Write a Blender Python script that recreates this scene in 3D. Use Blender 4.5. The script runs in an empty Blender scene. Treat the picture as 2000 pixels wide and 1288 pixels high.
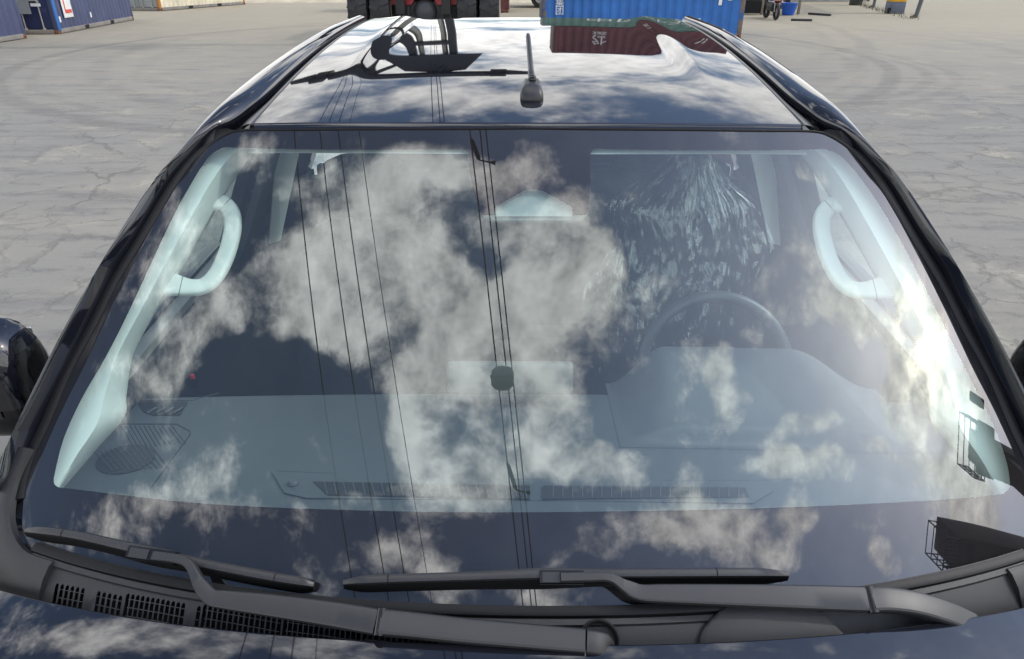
import bpy, bmesh, math, random
from mathutils import Vector, Matrix, noise as mnoise
from mathutils.geometry import delaunay_2d_cdt
random.seed(7)
R = math.radians
scene = bpy.context.scene
COL = scene.collection

# ------------------------------------------------------------------ camera
PITCH, YAW, FPX = R(27.6), R(0.58), 1380.0          # FPX: focal length for a picture 2000 wide
RAKE = R(0.9)                                       # the pickup stands slightly nose down
CAM = Vector((-0.016, 0.0, 2.10))
cam = bpy.data.cameras.new('camera')
cam.sensor_width = 36.0
cam.lens = FPX / 2000.0 * 36.0
cam.clip_start = 0.05
cam.clip_end = 2000.0
cam_ob = bpy.data.objects.new('camera', cam)
cam_ob.location = CAM
cam_ob.rotation_euler = (R(90) - PITCH, 0, YAW)
COL.objects.link(cam_ob)
scene.camera = cam_ob

# ------------------------------------------------------------------ sky and sun
SUN_EL, SUN_AZ = R(43.6), R(91.4)                    # azimuth clockwise from +Y (the truck's rear)
SUN_DIR = Vector((math.sin(SUN_AZ) * math.cos(SUN_EL), math.cos(SUN_AZ) * math.cos(SUN_EL), math.sin(SUN_EL)))
sun = bpy.data.lights.new('sun', 'SUN')
sun.energy = 1.1
sun.angle = R(0.9)
sun.color = (1.0, 0.95, 0.88)
sun_ob = bpy.data.objects.new('sun', sun)
sun_ob.rotation_euler = SUN_DIR.to_track_quat('Z', 'Y').to_euler()
sun_ob.location = (30, 0, 30)
COL.objects.link(sun_ob)

scene.view_settings.view_transform = 'Standard'
scene.view_settings.look = 'None'
scene.view_settings.gamma = 1.0
scene.view_settings.exposure = 0.26
scene.view_settings.use_curve_mapping = False
scene.cycles.max_bounces = 7
scene.cycles.diffuse_bounces = 2
scene.cycles.use_adaptive_sampling = True
scene.cycles.adaptive_threshold = 0.02
scene.cycles.glossy_bounces = 3
scene.cycles.transparent_max_bounces = 8
scene.cycles.caustics_reflective = False
scene.cycles.caustics_refractive = False


class NT:
    """small helper around a node tree"""
    def __init__(self, tree):
        self.t = tree
        tree.nodes.clear()

    def n(self, kind, **kw):
        nd = self.t.nodes.new(kind)
        ins = kw.pop('ins', {})
        for k, v in kw.items():
            setattr(nd, k, v)
        for k, v in ins.items():
            s = nd.inputs[k]
            if isinstance(v, bpy.types.NodeSocket):
                self.t.links.new(v, s)
            else:
                s.default_value = v
        return nd

    def m(self, op, a, b=None, c=None, clamp=False):
        nd = self.t.nodes.new('ShaderNodeMath')
        nd.operation = op
        nd.use_clamp = clamp
        for i, v in enumerate((a, b, c)):
            if v is None:
                continue
            if isinstance(v, bpy.types.NodeSocket):
                self.t.links.new(v, nd.inputs[i])
            else:
                nd.inputs[i].default_value = v
        return nd.outputs[0]

    def ramp(self, v, lo, hi, a=0.0, b=1.0, smooth=True):
        nd = self.n('ShaderNodeMapRange', ins={'Value': v, 'From Min': lo, 'From Max': hi, 'To Min': a, 'To Max': b})
        nd.interpolation_type = 'SMOOTHSTEP' if smooth else 'LINEAR'
        return nd.outputs[0]

    def mix(self, f, a, b):
        nd = self.t.nodes.new('ShaderNodeMix')
        nd.data_type = 'RGBA'
        for s, v in ((nd.inputs[0], f), (nd.inputs[6], a), (nd.inputs[7], b)):
            if isinstance(v, bpy.types.NodeSocket):
                self.t.links.new(v, s)
            elif isinstance(v, (int, float)):
                s.default_value = v
            else:
                s.default_value = (*v[:3], 1)
        return nd.outputs[2]

    def noise(self, vec, scale, detail=5.0, rough=0.55, dist=0.0):
        nd = self.n('ShaderNodeTexNoise', ins={'Scale': scale, 'Detail': detail, 'Roughness': rough, 'Distortion': dist})
        if vec is not None:
            self.t.links.new(vec, nd.inputs['Vector'])
        return nd


# Cloud banks over the yard.  The sky stands on a flat cloud deck: (x/z, y/z) of the
# view direction, so banks flatten into streaks towards the horizon.
CLOUD_BANKS = [  # x, y, half width, half depth on the deck, thickness
    (-0.279, 0.083, 0.207, 0.111, 1.0), (-0.117, -0.073, 0.237, 0.137, 1.1), (-0.174, 0.157, 0.152, 0.055, 0.8), (-0.337, -0.032, 0.147, 0.102, 0.9),
    (-0.007, -0.029, 0.149, 0.109, 1.0), (0.082, -0.082, 0.11, 0.145, 1.0), (-0.037, -0.184, 0.205, 0.092, 1.0), (-0.142, -0.322, 0.127, 0.123, 0.9),
    (-0.215, -0.264, 0.075, 0.085, 0.7), (-0.091, -0.399, 0.096, 0.077, 0.8), (0.076, -0.322, 0.114, 0.085, 0.9), (0.183, -0.377, 0.096, 0.058, 0.8),
    (-0.007, 0.17, 0.087, 0.055, 0.9), (0.099, 0.108, 0.059, 0.045, 0.7), (-0.495, -0.09, 0.102, 0.067, 0.65), (-0.544, -0.005, 0.149, 0.078, 0.6),
    (-0.447, 0.201, 0.099, 0.048, 0.6), (-0.593, 0.265, 0.117, 0.041, 0.55), (-0.864, -0.077, 0.153, 0.07, 0.75), (-0.691, -0.049, 0.094, 0.046, 0.6),
    (-0.811, -0.34, 0.266, 0.048, 0.6), (-1.032, -0.41, 0.339, 0.064, 0.6), (-0.259, -0.525, 0.126, 0.061, 0.75), (-0.172, -0.587, 0.079, 0.056, 0.6),
    (0.102, -0.53, 0.109, 0.04, 0.65), (0.07, -0.607, 0.099, 0.046, 0.9), (0.361, -0.398, 0.069, 0.059, 0.8), (0.391, -0.147, 0.08, 0.056, 0.7),
    (0.442, -0.218, 0.054, 0.105, 0.7), (0.351, -0.244, 0.045, 0.076, 0.5), (0.476, -0.487, 0.176, 0.066, 0.85), (0.276, -0.501, 0.079, 0.04, 0.6),
    (0.641, -0.265, 0.099, 0.035, 0.75), (0.577, -0.322, 0.053, 0.07, 0.7), (0.649, -0.345, 0.157, 0.036, 0.75), (0.903, -0.292, 0.129, 0.035, 0.75),
    (0.629, -0.43, 0.056, 0.051, 0.6), (0.795, -0.425, 0.081, 0.027, 0.5), (0.888, -0.482, 0.089, 0.031, 0.7), (0.665, 0.02, 0.196, 0.07, 0.6),
    (0.777, -0.017, 0.134, 0.062, 0.6), (1.006, -0.038, 0.131, 0.148, 1.1), (1.1, -0.13, 0.217, 0.117, 1.1), (1.232, -0.235, 0.19, 0.147, 1.0),
    (1.268, -0.365, 0.136, 0.074, 0.8), (0.912, 0.15, 0.028, 0.171, 0.8), (1.176, 0.071, 0.194, 0.151, 0.5), (-0.841, 0.147, 0.176, 0.134, 0.5),
    (0.587, 0.233, 0.084, 0.025, 0.5), (-0.345, -0.413, 0.094, 0.059, 0.6), (-0.411, -0.321, 0.072, 0.058, 0.45), (-1.056, -0.113, 0.142, 0.093, 0.5),
    (-0.56, 0.64, 0.34, 0.10, 0.75), (-1.02, 0.64, 0.18, 0.08, 0.6), (0.10, 0.62, 0.11, 0.05, 0.8), (0.42, 0.635, 0.14, 0.05, 0.8),
]
CLOUD_GAPS = [(1.02, -0.20, 0.07, 0.05, 0.5), (0.98, 0.02, 0.05, 0.06, 0.5), (1.16, 0.05, 0.06, 0.05, 0.5), (-0.144, 0.101, 0.050, 0.032, 0.80), (-0.095, 0.053, 0.041, 0.038, 0.90), (-0.054, 0.012, 0.035, 0.033, 0.80), (-0.141, -0.275, 0.047, 0.036, 0.60), (-0.500, -0.167, 0.077, 0.058, 0.50), (-0.341, -0.335, 0.058, 0.048, 0.60), (-0.017, -0.267, 0.046, 0.030, 0.45), (0.030, -0.418, 0.058, 0.039, 0.45), (-0.264, -0.131, 0.049, 0.023, 0.45), (0.155, -0.171, 0.051, 0.074, 0.60), (-0.006, -0.507, 0.075, 0.035, 0.50), (-0.462, -0.347, 0.075, 0.059, 0.40), (0.221, -0.261, 0.064, 0.056, 0.40),]     # blue openings, same columns
world = bpy.data.worlds.new('World')
scene.world = world
world.use_nodes = True
world.cycles.sampling_method = 'MANUAL'
world.cycles.sample_map_resolution = 512
W = NT(world.node_tree)
tc = W.n('ShaderNodeTexCoord')
sky = W.n('ShaderNodeTexSky', sky_type='NISHITA', sun_disc=False, sun_elevation=SUN_EL, sun_rotation=SUN_AZ,
          altitude=50.0, air_density=1.15, dust_density=1.2, ozone_density=4.0)
dirv = W.n('ShaderNodeVectorMath', operation='NORMALIZE', ins={0: tc.outputs['Generated']}).outputs[0]
sep = W.n('ShaderNodeSeparateXYZ', ins={0: dirv})
zc = W.m('MULTIPLY_ADD', W.m('MAXIMUM', sep.outputs[2], 0.0), 1 / 1.12, 0.12 / 1.12)
deck = W.n('ShaderNodeCombineXYZ', ins={0: W.m('DIVIDE', sep.outputs[0], zc), 1: W.m('DIVIDE', sep.outputs[1], zc)}).outputs[0]
warp = W.noise(deck, 3.0, 3.0, 0.62)
w1 = W.n('ShaderNodeVectorMath', operation='SUBTRACT', ins={0: warp.outputs['Color'], 1: (0.5, 0.5, 0.5)}).outputs[0]
w2 = W.n('ShaderNodeVectorMath', operation='MULTIPLY_ADD', ins={0: w1, 1: (0.22, 0.22, 0.0), 2: deck}).outputs[0]
# wide weather field: more cloud low over the horizon, broken overhead
rad = W.n('ShaderNodeVectorMath', operation='LENGTH', ins={0: deck}).outputs['Value']
wide = W.noise(deck, 1.15, 6.0, 0.55)
wf = W.ramp(wide.outputs['Fac'], 0.38, 0.62)
field = W.m('MULTIPLY', W.ramp(rad, 1.42, 1.85, 0.0, 0.72), W.m('MULTIPLY_ADD', wf, 0.45, 0.62))
field = W.m('MULTIPLY_ADD', wf, W.ramp(rad, 0.7, 1.7, 0.04, 0.20), field)
acc = field
for bx, by, rx, ry, amp in CLOUD_BANKS:
    gf_ = 1.45 if rx * ry > 0.010 else 1.12
    sx, sy = 1 / (rx * gf_), 1 / (ry * gf_)
    v = W.n('ShaderNodeVectorMath', operation='MULTIPLY_ADD', ins={0: w2, 1: (sx, sy, 0), 2: (-bx * sx, -by * sy, 0)}).outputs[0]
    d2 = W.n('ShaderNodeVectorMath', operation='DOT_PRODUCT', ins={0: v, 1: v}).outputs['Value']
    acc = W.m('MULTIPLY_ADD', W.m('SUBTRACT', 1.0, d2, clamp=True), amp * 0.62, acc)
acc = W.m('MINIMUM', acc, 0.78)
for bx, by, rx, ry, amp in CLOUD_GAPS:
    sx, sy = 1 / (rx * 1.45), 1 / (ry * 1.45)
    v = W.n('ShaderNodeVectorMath', operation='MULTIPLY_ADD', ins={0: w2, 1: (sx, sy, 0), 2: (-bx * sx, -by * sy, 0)}).outputs[0]
    d2 = W.n('ShaderNodeVectorMath', operation='DOT_PRODUCT', ins={0: v, 1: v}).outputs['Value']
    acc = W.m('MULTIPLY_ADD', W.m('SUBTRACT', 1.0, d2, clamp=True), -amp * 0.7, acc)
w3 = W.n('ShaderNodeVectorMath', operation='MULTIPLY_ADD', ins={0: w1, 1: (0.09, 0.09, 0.0), 2: deck}).outputs[0]
fine = W.noise(w3, 5.5, 8.0, 0.65)
off = W.n('ShaderNodeVectorMath', operation='ADD', ins={0: w3, 1: (0.04, 0.0, 0.0)}).outputs[0]
fine2 = W.noise(off, 5.5, 4.0, 0.60)
low = W.ramp(rad, 1.25, 1.7)                      # broad smooth sheets low down, billows overhead
amp_n = W.m('MULTIPLY_ADD', low, -1.2, 2.1)
dens = W.m('MULTIPLY_ADD', W.m('SUBTRACT', fine.outputs['Fac'], 0.5), amp_n, acc)
dens = W.m('MULTIPLY_ADD', W.m('SUBTRACT', wide.outputs['Fac'], 0.5), W.m('MULTIPLY', low, 1.5), dens)
alpha = W.ramp(dens, 0.12, 0.80)
# billows catch the sun on one side
tone = W.m('MULTIPLY_ADD', W.m('SUBTRACT', fine.outputs['Fac'], fine2.outputs['Fac']), W.m('MULTIPLY_ADD', low, -1.6, 2.6), 0.86)
tone = W.m('MULTIPLY_ADD', W.m('SUBTRACT', fine2.outputs['Fac'], 0.5), W.m('MULTIPLY_ADD', low, -0.9, 1.2), tone)
tone = W.m('MAXIMUM', tone, 0.30)
sdot = W.n('ShaderNodeVectorMath', operation='DOT_PRODUCT', ins={0: dirv, 1: SUN_DIR}).outputs['Value']
sdot = W.m('MAXIMUM', sdot, 0.0)
glow = W.m('MULTIPLY', W.m('POWER', sdot, 260.0), W.m('MULTIPLY', W.m('POWER', tone, 2.0), 1.7))
glow = W.m('MULTIPLY_ADD', W.m('POWER', sdot, 22.0), 0.38, glow)
CLOUD = 3.1
cl = W.m('MULTIPLY', W.m('MULTIPLY', tone, W.m('MULTIPLY_ADD', low, -0.30 * CLOUD, CLOUD)), W.m('ADD', glow, 1.0))
ctint = W.mix(W.m('MULTIPLY', glow, 0.55, clamp=True), (1.0, 0.99, 0.975), (1.0, 0.91, 0.74))      # warm where the sun shines through
ccol = W.n('ShaderNodeVectorMath', operation='SCALE', ins={0: ctint, 'Scale': cl}).outputs[0]
SKY = 0.15
skyc = W.n('ShaderNodeVectorMath', operation='SCALE', ins={0: sky.outputs[0], 'Scale': W.m('MULTIPLY_ADD', W.m('POWER', sdot, 4.0), SKY * 1.2, SKY)}).outputs[0]
# thin high haze everywhere, denser towards the sun
alpha = W.m('MAXIMUM', alpha, W.m('MULTIPLY_ADD', W.m('POWER', sdot, 3.0), 0.09, 0.02))
full = W.mix(alpha, skyc, ccol)
bg = W.n('ShaderNodeBackground', ins={'Color': full, 'Strength': 1.0})
wo = W.n('ShaderNodeOutputWorld', ins={'Surface': bg.outputs[0]})

# ------------------------------------------------------------------ camera maths, in the pickup's own frame, used for measuring its parts
PT = PITCH + RAKE
def ray(px, py):
    u, v = (px - 1000) / FPX, (644 - py) / FPX
    f = Vector((0, math.cos(PT), -math.sin(PT)))
    up = Vector((0, math.sin(PT), math.cos(PT)))
    d = f + u * Vector((1, 0, 0)) + v * up
    return Matrix.Rotation(YAW, 3, 'Z') @ d


def at_y(px, py, y):
    d = ray(px, py)
    return CAM + d * (y / d.y)


def at_z(px, py, z):
    d = ray(px, py)
    return CAM + d * ((z - CAM.z) / d.z)


def at_x(px, py, x):
    d = ray(px, py)
    return CAM + d * (x / d.x)


# ------------------------------------------------------------------ objects
OFF = {}


def tag(o, label=None, cat=None, group=None, kind=None):
    for k, v in (('label', label), ('category', cat), ('group', group), ('kind', kind)):
        if v:
            o[k] = v
    return o


def thing(name, label, cat, loc=(0, 0, 0), rotz=0.0, group=None):
    o = bpy.data.objects.new(name, None)
    o.empty_display_size = 0.2
    o.location = loc
    o.rotation_euler = (0, 0, rotz)
    COL.objects.link(o)
    OFF[o.name] = Vector(loc)
    return tag(o, label, cat, group)


def mk(name, verts, faces, mat, parent=None, smooth=True, normals=None, local=False, loc=None, mats=None, midx=None):
    off = Vector((0, 0, 0))
    if parent is not None and not local:
        off = OFF.get(parent.name, off)
    base = Vector(loc) if loc is not None else Vector((0, 0, 0))
    me = bpy.data.meshes.new(name)
    me.from_pydata([tuple(Vector(v) - off - base) for v in verts], [], [tuple(f) for f in faces])
    for mm in (mats or [mat]):
        me.materials.append(mm)
    if midx is not None:
        me.polygons.foreach_set('material_index', midx)
    me.polygons.foreach_set('use_smooth', [bool(smooth)] * len(me.polygons))
    if normals is not None:
        me.normals_split_custom_set_from_vertices([tuple(n) for n in normals])
    me.update()
    o = bpy.data.objects.new(name, me)
    o.location = base
    COL.objects.link(o)
    if parent is not None:
        o.parent = parent
    OFF[o.name] = (off if not local else Vector((0, 0, 0))) + base
    return o


def smooth_by_angle(o, ang=35):
    """mark creases sharp so bevelled and swept parts shade properly"""
    bm = bmesh.new()
    bm.from_mesh(o.data)
    a = R(ang)
    for e in bm.edges:
        if len(e.link_faces) == 2 and e.calc_face_angle(0) > a:
            e.smooth = False
    for f in bm.faces:
        f.smooth = True
    bm.to_mesh(o.data)
    bm.free()
    return o


class MB:
    """collects simple shapes into one mesh (one part)"""
    def __init__(self):
        self.v, self.f = [], []

    def add(self, vs, fs):
        n = len(self.v)
        self.v += [Vector(v) for v in vs]
        self.f += [tuple(i + n for i in f) for f in fs]
        return self

    def box(self, c, s, rot=None, taper=None):
        c, h = Vector(c), Vector(s) * 0.5
        vs = []
        for z in (-1, 1):
            k = taper if (taper and z == 1) else (1, 1)
            for x, y in ((-1, -1), (1, -1), (1, 1), (-1, 1)):
                p = Vector((x * h.x * k[0], y * h.y * k[1], z * h.z))
                if rot is not None:
                    p = rot @ p
                vs.append(c + p)
        return self.add(vs, [(3, 2, 1, 0), (4, 5, 6, 7), (0, 1, 5, 4), (1, 2, 6, 5), (2, 3, 7, 6), (3, 0, 4, 7)])

    def rbox(self, c, s, r=0.01, rot=None, seg=2):
        bm = bmesh.new()
        bmesh.ops.create_cube(bm, size=1.0)
        bmesh.ops.scale(bm, vec=Vector(s), verts=bm.verts)
        bmesh.ops.bevel(bm, geom=bm.edges[:], offset=min(r, min(s) * 0.49), segments=seg, profile=0.5, affect='EDGES')
        bm.verts.index_update()
        vs = [(rot @ v.co if rot is not None else v.co) + Vector(c) for v in bm.verts]
        fs = [[v.index for v in f.verts] for f in bm.faces]
        bm.free()
        return self.add(vs, fs)

    def tube(self, path, r, n=10, caps=True, up=None):
        path = [Vector(p) for p in path]
        rr = r if isinstance(r, (list, tuple)) else [r] * len(path)
        vs, fs = [], []
        t0 = (path[1] - path[0]).normalized()
        ref = Vector(up) if up else (Vector((0, 0, 1)) if abs(t0.z) < 0.9 else Vector((1, 0, 0)))
        for i, p in enumerate(path):
            t = (path[min(i + 1, len(path) - 1)] - path[max(i - 1, 0)]).normalized()
            a = t.cross(ref).normalized()
            b = a.cross(t).normalized()
            ref = b
            for k in range(n):
                g = 2 * math.pi * k / n
                vs.append(p + (a * math.cos(g) + b * math.sin(g)) * rr[i])
        for i in range(len(path) - 1):
            for k in range(n):
                fs.append((i * n + k, i * n + (k + 1) % n, (i + 1) * n + (k + 1) % n, (i + 1) * n + k))
        if caps:
            fs.append(tuple(reversed(range(n))))
            fs.append(tuple((len(path) - 1) * n + k for k in range(n)))
        return self.add(vs, fs)

    def sweep(self, path, norms, prof, closed=True, caps=True, scales=None, side=None):
        """prof: (out, up) pairs; up is along the given normal, out is tangent x normal"""
        path = [Vector(p) for p in path]
        m = len(prof)
        vs, fs = [], []
        for i, p in enumerate(path):
            t = (path[min(i + 1, len(path) - 1)] - path[max(i - 1, 0)]).normalized()
            nn = Vector(norms[i])
            nn = (nn - t * nn.dot(t)).normalized()
            o = t.cross(nn)
            sx, sy = scales[i] if scales else (1, 1)
            for (a, b) in prof:
                vs.append(p + o * a * sx + nn * b * sy)
        k2 = m if closed else m - 1
        for i in range(len(path) - 1):
            for k in range(k2):
                fs.append((i * m + k, i * m + (k + 1) % m, (i + 1) * m + (k + 1) % m, (i + 1) * m + k))
        if caps and closed:
            fs.append(tuple(reversed(range(m))))
            fs.append(tuple((len(path) - 1) * m + k for k in range(m)))
        return self.add(vs, fs)

    def lathe(self, prof, axis_o, axis_d, n=24, closed=False):
        """prof: (radius, along) pairs"""
        d = Vector(axis_d).normalized()
        a = d.orthogonal().normalized()
        b = d.cross(a)
        vs, fs = [], []
        m = len(prof)
        for (r, h) in prof:
            for k in range(n):
                g = 2 * math.pi * k / n
                vs.append(Vector(axis_o) + d * h + (a * math.cos(g) + b * math.sin(g)) * r)
        for i in range(m if closed else m - 1):
            j = (i + 1) % m
            for k in range(n):
                fs.append((i * n + k, i * n + (k + 1) % n, j * n + (k + 1) % n, j * n + k))
        return self.add(vs, fs)

    def prism(self, poly, o, ex, ey, ez):
        """2-D outline poly in plane (ex, ey) extruded along vector ez"""
        o, ex, ey, ez = Vector(o), Vector(ex), Vector(ey), Vector(ez)
        n = len(poly)
        vs = [o + ex * a + ey * b for a, b in poly] + [o + ex * a + ey * b + ez for a, b in poly]
        fs = [tuple(reversed(range(n))), tuple(range(n, 2 * n))]
        fs += [(i, (i + 1) % n, n + (i + 1) % n, n + i) for i in range(n)]
        return self.add(vs, fs)

    def build(self, name, mat, parent=None, ang=35, local=False, loc=None):
        bm = bmesh.new()
        vs = [bm.verts.new(v) for v in self.v]
        for f in self.f:
            try:
                bm.faces.new([vs[i] for i in f])
            except ValueError:
                pass
        bmesh.ops.recalc_face_normals(bm, faces=bm.faces[:])
        bm.verts.index_update()
        v2 = [v.co.copy() for v in bm.verts]
        f2 = [[v.index for v in f.verts] for f in bm.faces]
        bm.free()
        return smooth_by_angle(mk(name, v2, f2, mat, parent, local=local, loc=loc), ang)


def cr(pts, n=8):
    """Catmull-Rom through points"""
    P = [Vector(p) for p in pts]
    out = []
    for i in range(len(P) - 1):
        p0, p1, p2, p3 = P[max(i - 1, 0)], P[i], P[i + 1], P[min(i + 2, len(P) - 1)]
        for k in range(n):
            t = k / n
            out.append(0.5 * ((2 * p1) + (p2 - p0) * t + (2 * p0 - 5 * p1 + 4 * p2 - p3) * t * t + (3 * p1 - p0 - 3 * p2 + p3) * t ** 3))
    out.append(P[-1])
    return out


def inside(pt, loop):
    x, y = pt
    c = False
    j = len(loop) - 1
    for i in range(len(loop)):
        xi, yi = loop[i]
        xj, yj = loop[j]
        if (yi > y) != (yj > y) and x < (xj - xi) * (y - yi) / (yj - yi) + xi:
            c = not c
        j = i
    return c


def dense(loop, step):
    out = []
    for i in range(len(loop)):
        a, b = Vector(loop[i]), Vector(loop[(i + 1) % len(loop)])
        n = max(1, int((b - a).length / step))
        out += [tuple(a.lerp(b, k / n)) for k in range(n)]
    return out


def fill(outer, holes, step, pad=0.35):
    """triangulate a 2-D region with holes, with inner points so that it can be bent"""
    loops = [outer] + holes
    vs, es = [], []
    for lp in loops:
        n0 = len(vs)
        vs += [Vector(p) for p in lp]
        es += [(n0 + i, n0 + (i + 1) % len(lp)) for i in range(len(lp))]
    bp = list(vs)
    xs, ys = [p[0] for p in outer], [p[1] for p in outer]
    x = min(xs) + step * 0.5
    row = 0
    cells = {}
    for p in bp:
        cells.setdefault((int(p.x // step), int(p.y // step)), []).append(p)
    while x < max(xs):
        y = min(ys) + step * (0.5 if row % 2 else 0.99)
        while y < max(ys):
            if inside((x, y), outer) and not any(inside((x, y), h) for h in holes):
                ok = True
                cx, cy = int(x // step), int(y // step)
                for ix in (-1, 0, 1):
                    for iy in (-1, 0, 1):
                        for q in cells.get((cx + ix, cy + iy), ()):
                            if (q.x - x) ** 2 + (q.y - y) ** 2 < (pad * step) ** 2:
                                ok = False
                if ok:
                    vs.append(Vector((x, y)))
            y += step
        x += step
        row += 1
    v2, _, f2, *_ = delaunay_2d_cdt(vs, es, [], 0, 1e-7)
    tris = []
    for f in f2:
        c = sum((v2[i] for i in f), Vector((0, 0))) / len(f)
        if inside(c, outer) and not any(inside(c, h) for h in holes):
            tris.append(tuple(f))
    return [tuple(v) for v in v2], tris


# ------------------------------------------------------------------ materials
MATS = {}


def pm(name, col, rough=0.5, metal=0.0, ior=1.5, var=0.0, scale=6.0, bump=0.0, bscale=60.0, dirt=None, dscale=3.0, dlo=0.55, dhi=0.75, rvar=0.0, coord='Object'):
    m = bpy.data.materials.new(name)
    m.use_nodes = True
    t = NT(m.node_tree)
    b = t.n('ShaderNodeBsdfPrincipled', ins={'Roughness': rough, 'Metallic': metal, 'IOR': ior})
    out = t.n('ShaderNodeOutputMaterial', ins={'Surface': b.outputs[0]})
    c = (*col, 1)
    vec = t.n('ShaderNodeTexCoord').outputs[coord]
    b.inputs['Base Color'].default_value = c
    if var:
        n = t.noise(vec, scale, 6, 0.6)
        f = t.ramp(n.outputs['Fac'], 0.25, 0.75, 1 - var, 1 + var, smooth=False)
        cc = t.n('ShaderNodeVectorMath', operation='SCALE', ins={0: col, 'Scale': f}).outputs[0]
        if dirt:
            n2 = t.noise(vec, dscale, 8, 0.65)
            cc = t.mix(t.ramp(n2.outputs['Fac'], dlo, dhi), cc, dirt)
        t.t.links.new(cc, b.inputs['Base Color'])
        if rvar:
            t.t.links.new(t.ramp(n.outputs['Fac'], 0.3, 0.7, rough - rvar, rough + rvar), b.inputs['Roughness'])
    if bump:
        n3 = t.noise(vec, bscale, 3, 0.6)
        bp = t.n('ShaderNodeBump', ins={'Strength': bump, 'Distance': 0.002, 'Height': n3.outputs['Fac']})
        t.t.links.new(bp.outputs[0], b.inputs['Normal'])
    MATS[name] = m
    return m


M_PAINT = pm('black_blue_pearl_paint', (0.0065, 0.0072, 0.0115), 0.022, 0.0, 1.68)
M_PLASTIC = pm('grained_grey_plastic', (0.015, 0.015, 0.016), 0.48, 0.0, 1.5, var=0.12, scale=9, bump=0.25, bscale=900)
M_WIPER = pm('satin_black_wiper', (0.023, 0.023, 0.0245), 0.42, 0.0, 1.5, var=0.1, scale=12)
M_RUBBER = pm('black_rubber', (0.006, 0.006, 0.0065), 0.5, 0.0, 1.35)
M_GLOSSBLACK = pm('gloss_black_trim', (0.006, 0.006, 0.007), 0.12)
M_MOLD = pm('roof_ditch_strip', (0.030, 0.030, 0.032), 0.30, var=0.1)
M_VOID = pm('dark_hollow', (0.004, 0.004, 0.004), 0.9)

# windscreen: thin clear laminated glass, a faint film of dust on it
M_GLASS = bpy.data.materials.new('windscreen_glass')
M_GLASS.use_nodes = True
t = NT(M_GLASS.node_tree)
geo_ = t.n('ShaderNodeNewGeometry')
fr = t.n('ShaderNodeFresnel', ins={'IOR': t.m('MULTIPLY_ADD', geo_.outputs['Backfacing'], 1 / 2.02 - 2.02, 2.02)})   # thin pane: same from both sides
tr = t.n('ShaderNodeBsdfTransparent', ins={'Color': (0.84, 0.96, 0.92, 1)})
gl = t.n('ShaderNodeBsdfAnisotropic', ins={'Color': (0.93, 0.985, 0.975, 1), 'Roughness': 0.0})
g2 = t.n('ShaderNodeBsdfAnisotropic', ins={'Color': (0.88, 0.96, 1, 1), 'Roughness': 0.48})
gg = t.n('ShaderNodeMixShader', ins={0: 0.07, 1: gl.outputs[0], 2: g2.outputs[0]})
mx = t.n('ShaderNodeMixShader', ins={0: fr.outputs[0], 1: tr.outputs[0], 2: gg.outputs[0]})
dv = t.n('ShaderNodeTexCoord')
dn = t.noise(dv.outputs['Object'], 4.0, 8, 0.65)
df = t.n('ShaderNodeBsdfDiffuse', ins={'Color': (0.60, 0.62, 0.62, 1)})
mx2 = t.n('ShaderNodeMixShader', ins={0: t.ramp(dn.outputs['Fac'], 0.3, 0.75, 0.004, 0.014), 1: mx.outputs[0], 2: df.outputs[0]})
t.n('ShaderNodeOutputMaterial', ins={'Surface': mx2.outputs[0]})


def glass(name, col, ior=1.5):
    m = bpy.data.materials.new(name)
    m.use_nodes = True
    t = NT(m.node_tree)
    f = t.n('ShaderNodeFresnel', ins={'IOR': t.m('MULTIPLY_ADD', t.n('ShaderNodeNewGeometry').outputs['Backfacing'], 1 / ior - ior, ior)})
    a = t.n('ShaderNodeBsdfTransparent', ins={'Color': (*col, 1)})
    g = t.n('ShaderNodeBsdfAnisotropic', ins={'Roughness': 0.0})
    x = t.n('ShaderNodeMixShader', ins={0: f.outputs[0], 1: a.outputs[0], 2: g.outputs[0]})
    t.n('ShaderNodeOutputMaterial', ins={'Surface': x.outputs[0]})
    return m


M_SIDEGLASS = glass('clear_side_glass', (0.80, 0.88, 0.86))
M_DARKGLASS = glass('privacy_glass', (0.10, 0.12, 0.13))
M_FRIT = pm('black_ceramic_glass_border', (0.013, 0.0125, 0.014), 0.012, 0.0, 1.82)

# ------------------------------------------------------------------ ground
M_GROUND = bpy.data.materials.new('yard_concrete')
M_GROUND.use_nodes = True
t = NT(M_GROUND.node_tree)
gv = t.n('ShaderNodeTexCoord').outputs['Object']
n_big = t.noise(gv, 0.16, 5, 0.6)
n_mid = t.noise(gv, 1.1, 8, 0.65)
n_fine = t.noise(gv, 14.0, 8, 0.7)
mp = t.n('ShaderNodeMapping', ins={'Vector': gv, 'Rotation': (0, 0, R(14)), 'Scale': (0.5, 2.2, 1)})
n_str = t.noise(mp.outputs[0], 1.6, 8, 0.68)
base = t.mix(t.ramp(n_big.outputs['Fac'], 0.35, 0.68), (0.209, 0.201, 0.181), (0.249, 0.233, 0.198))
base = t.mix(t.m('MULTIPLY', t.ramp(n_str.outputs['Fac'], 0.48, 0.66), 0.65), base, (0.155, 0.149, 0.141))
base = t.mix(t.m('MULTIPLY', t.ramp(n_mid.outputs['Fac'], 0.55, 0.78), 0.6), base, (0.333, 0.313, 0.250))
base = t.mix(t.m('MULTIPLY', t.ramp(n_fine.outputs['Fac'], 0.58, 0.75), 0.35), base, (0.373, 0.350, 0.284))
base = t.mix(t.m('MULTIPLY', t.ramp(n_fine.outputs['Fac'], 0.42, 0.27), 0.40), base, (0.135, 0.127, 0.115))
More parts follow.
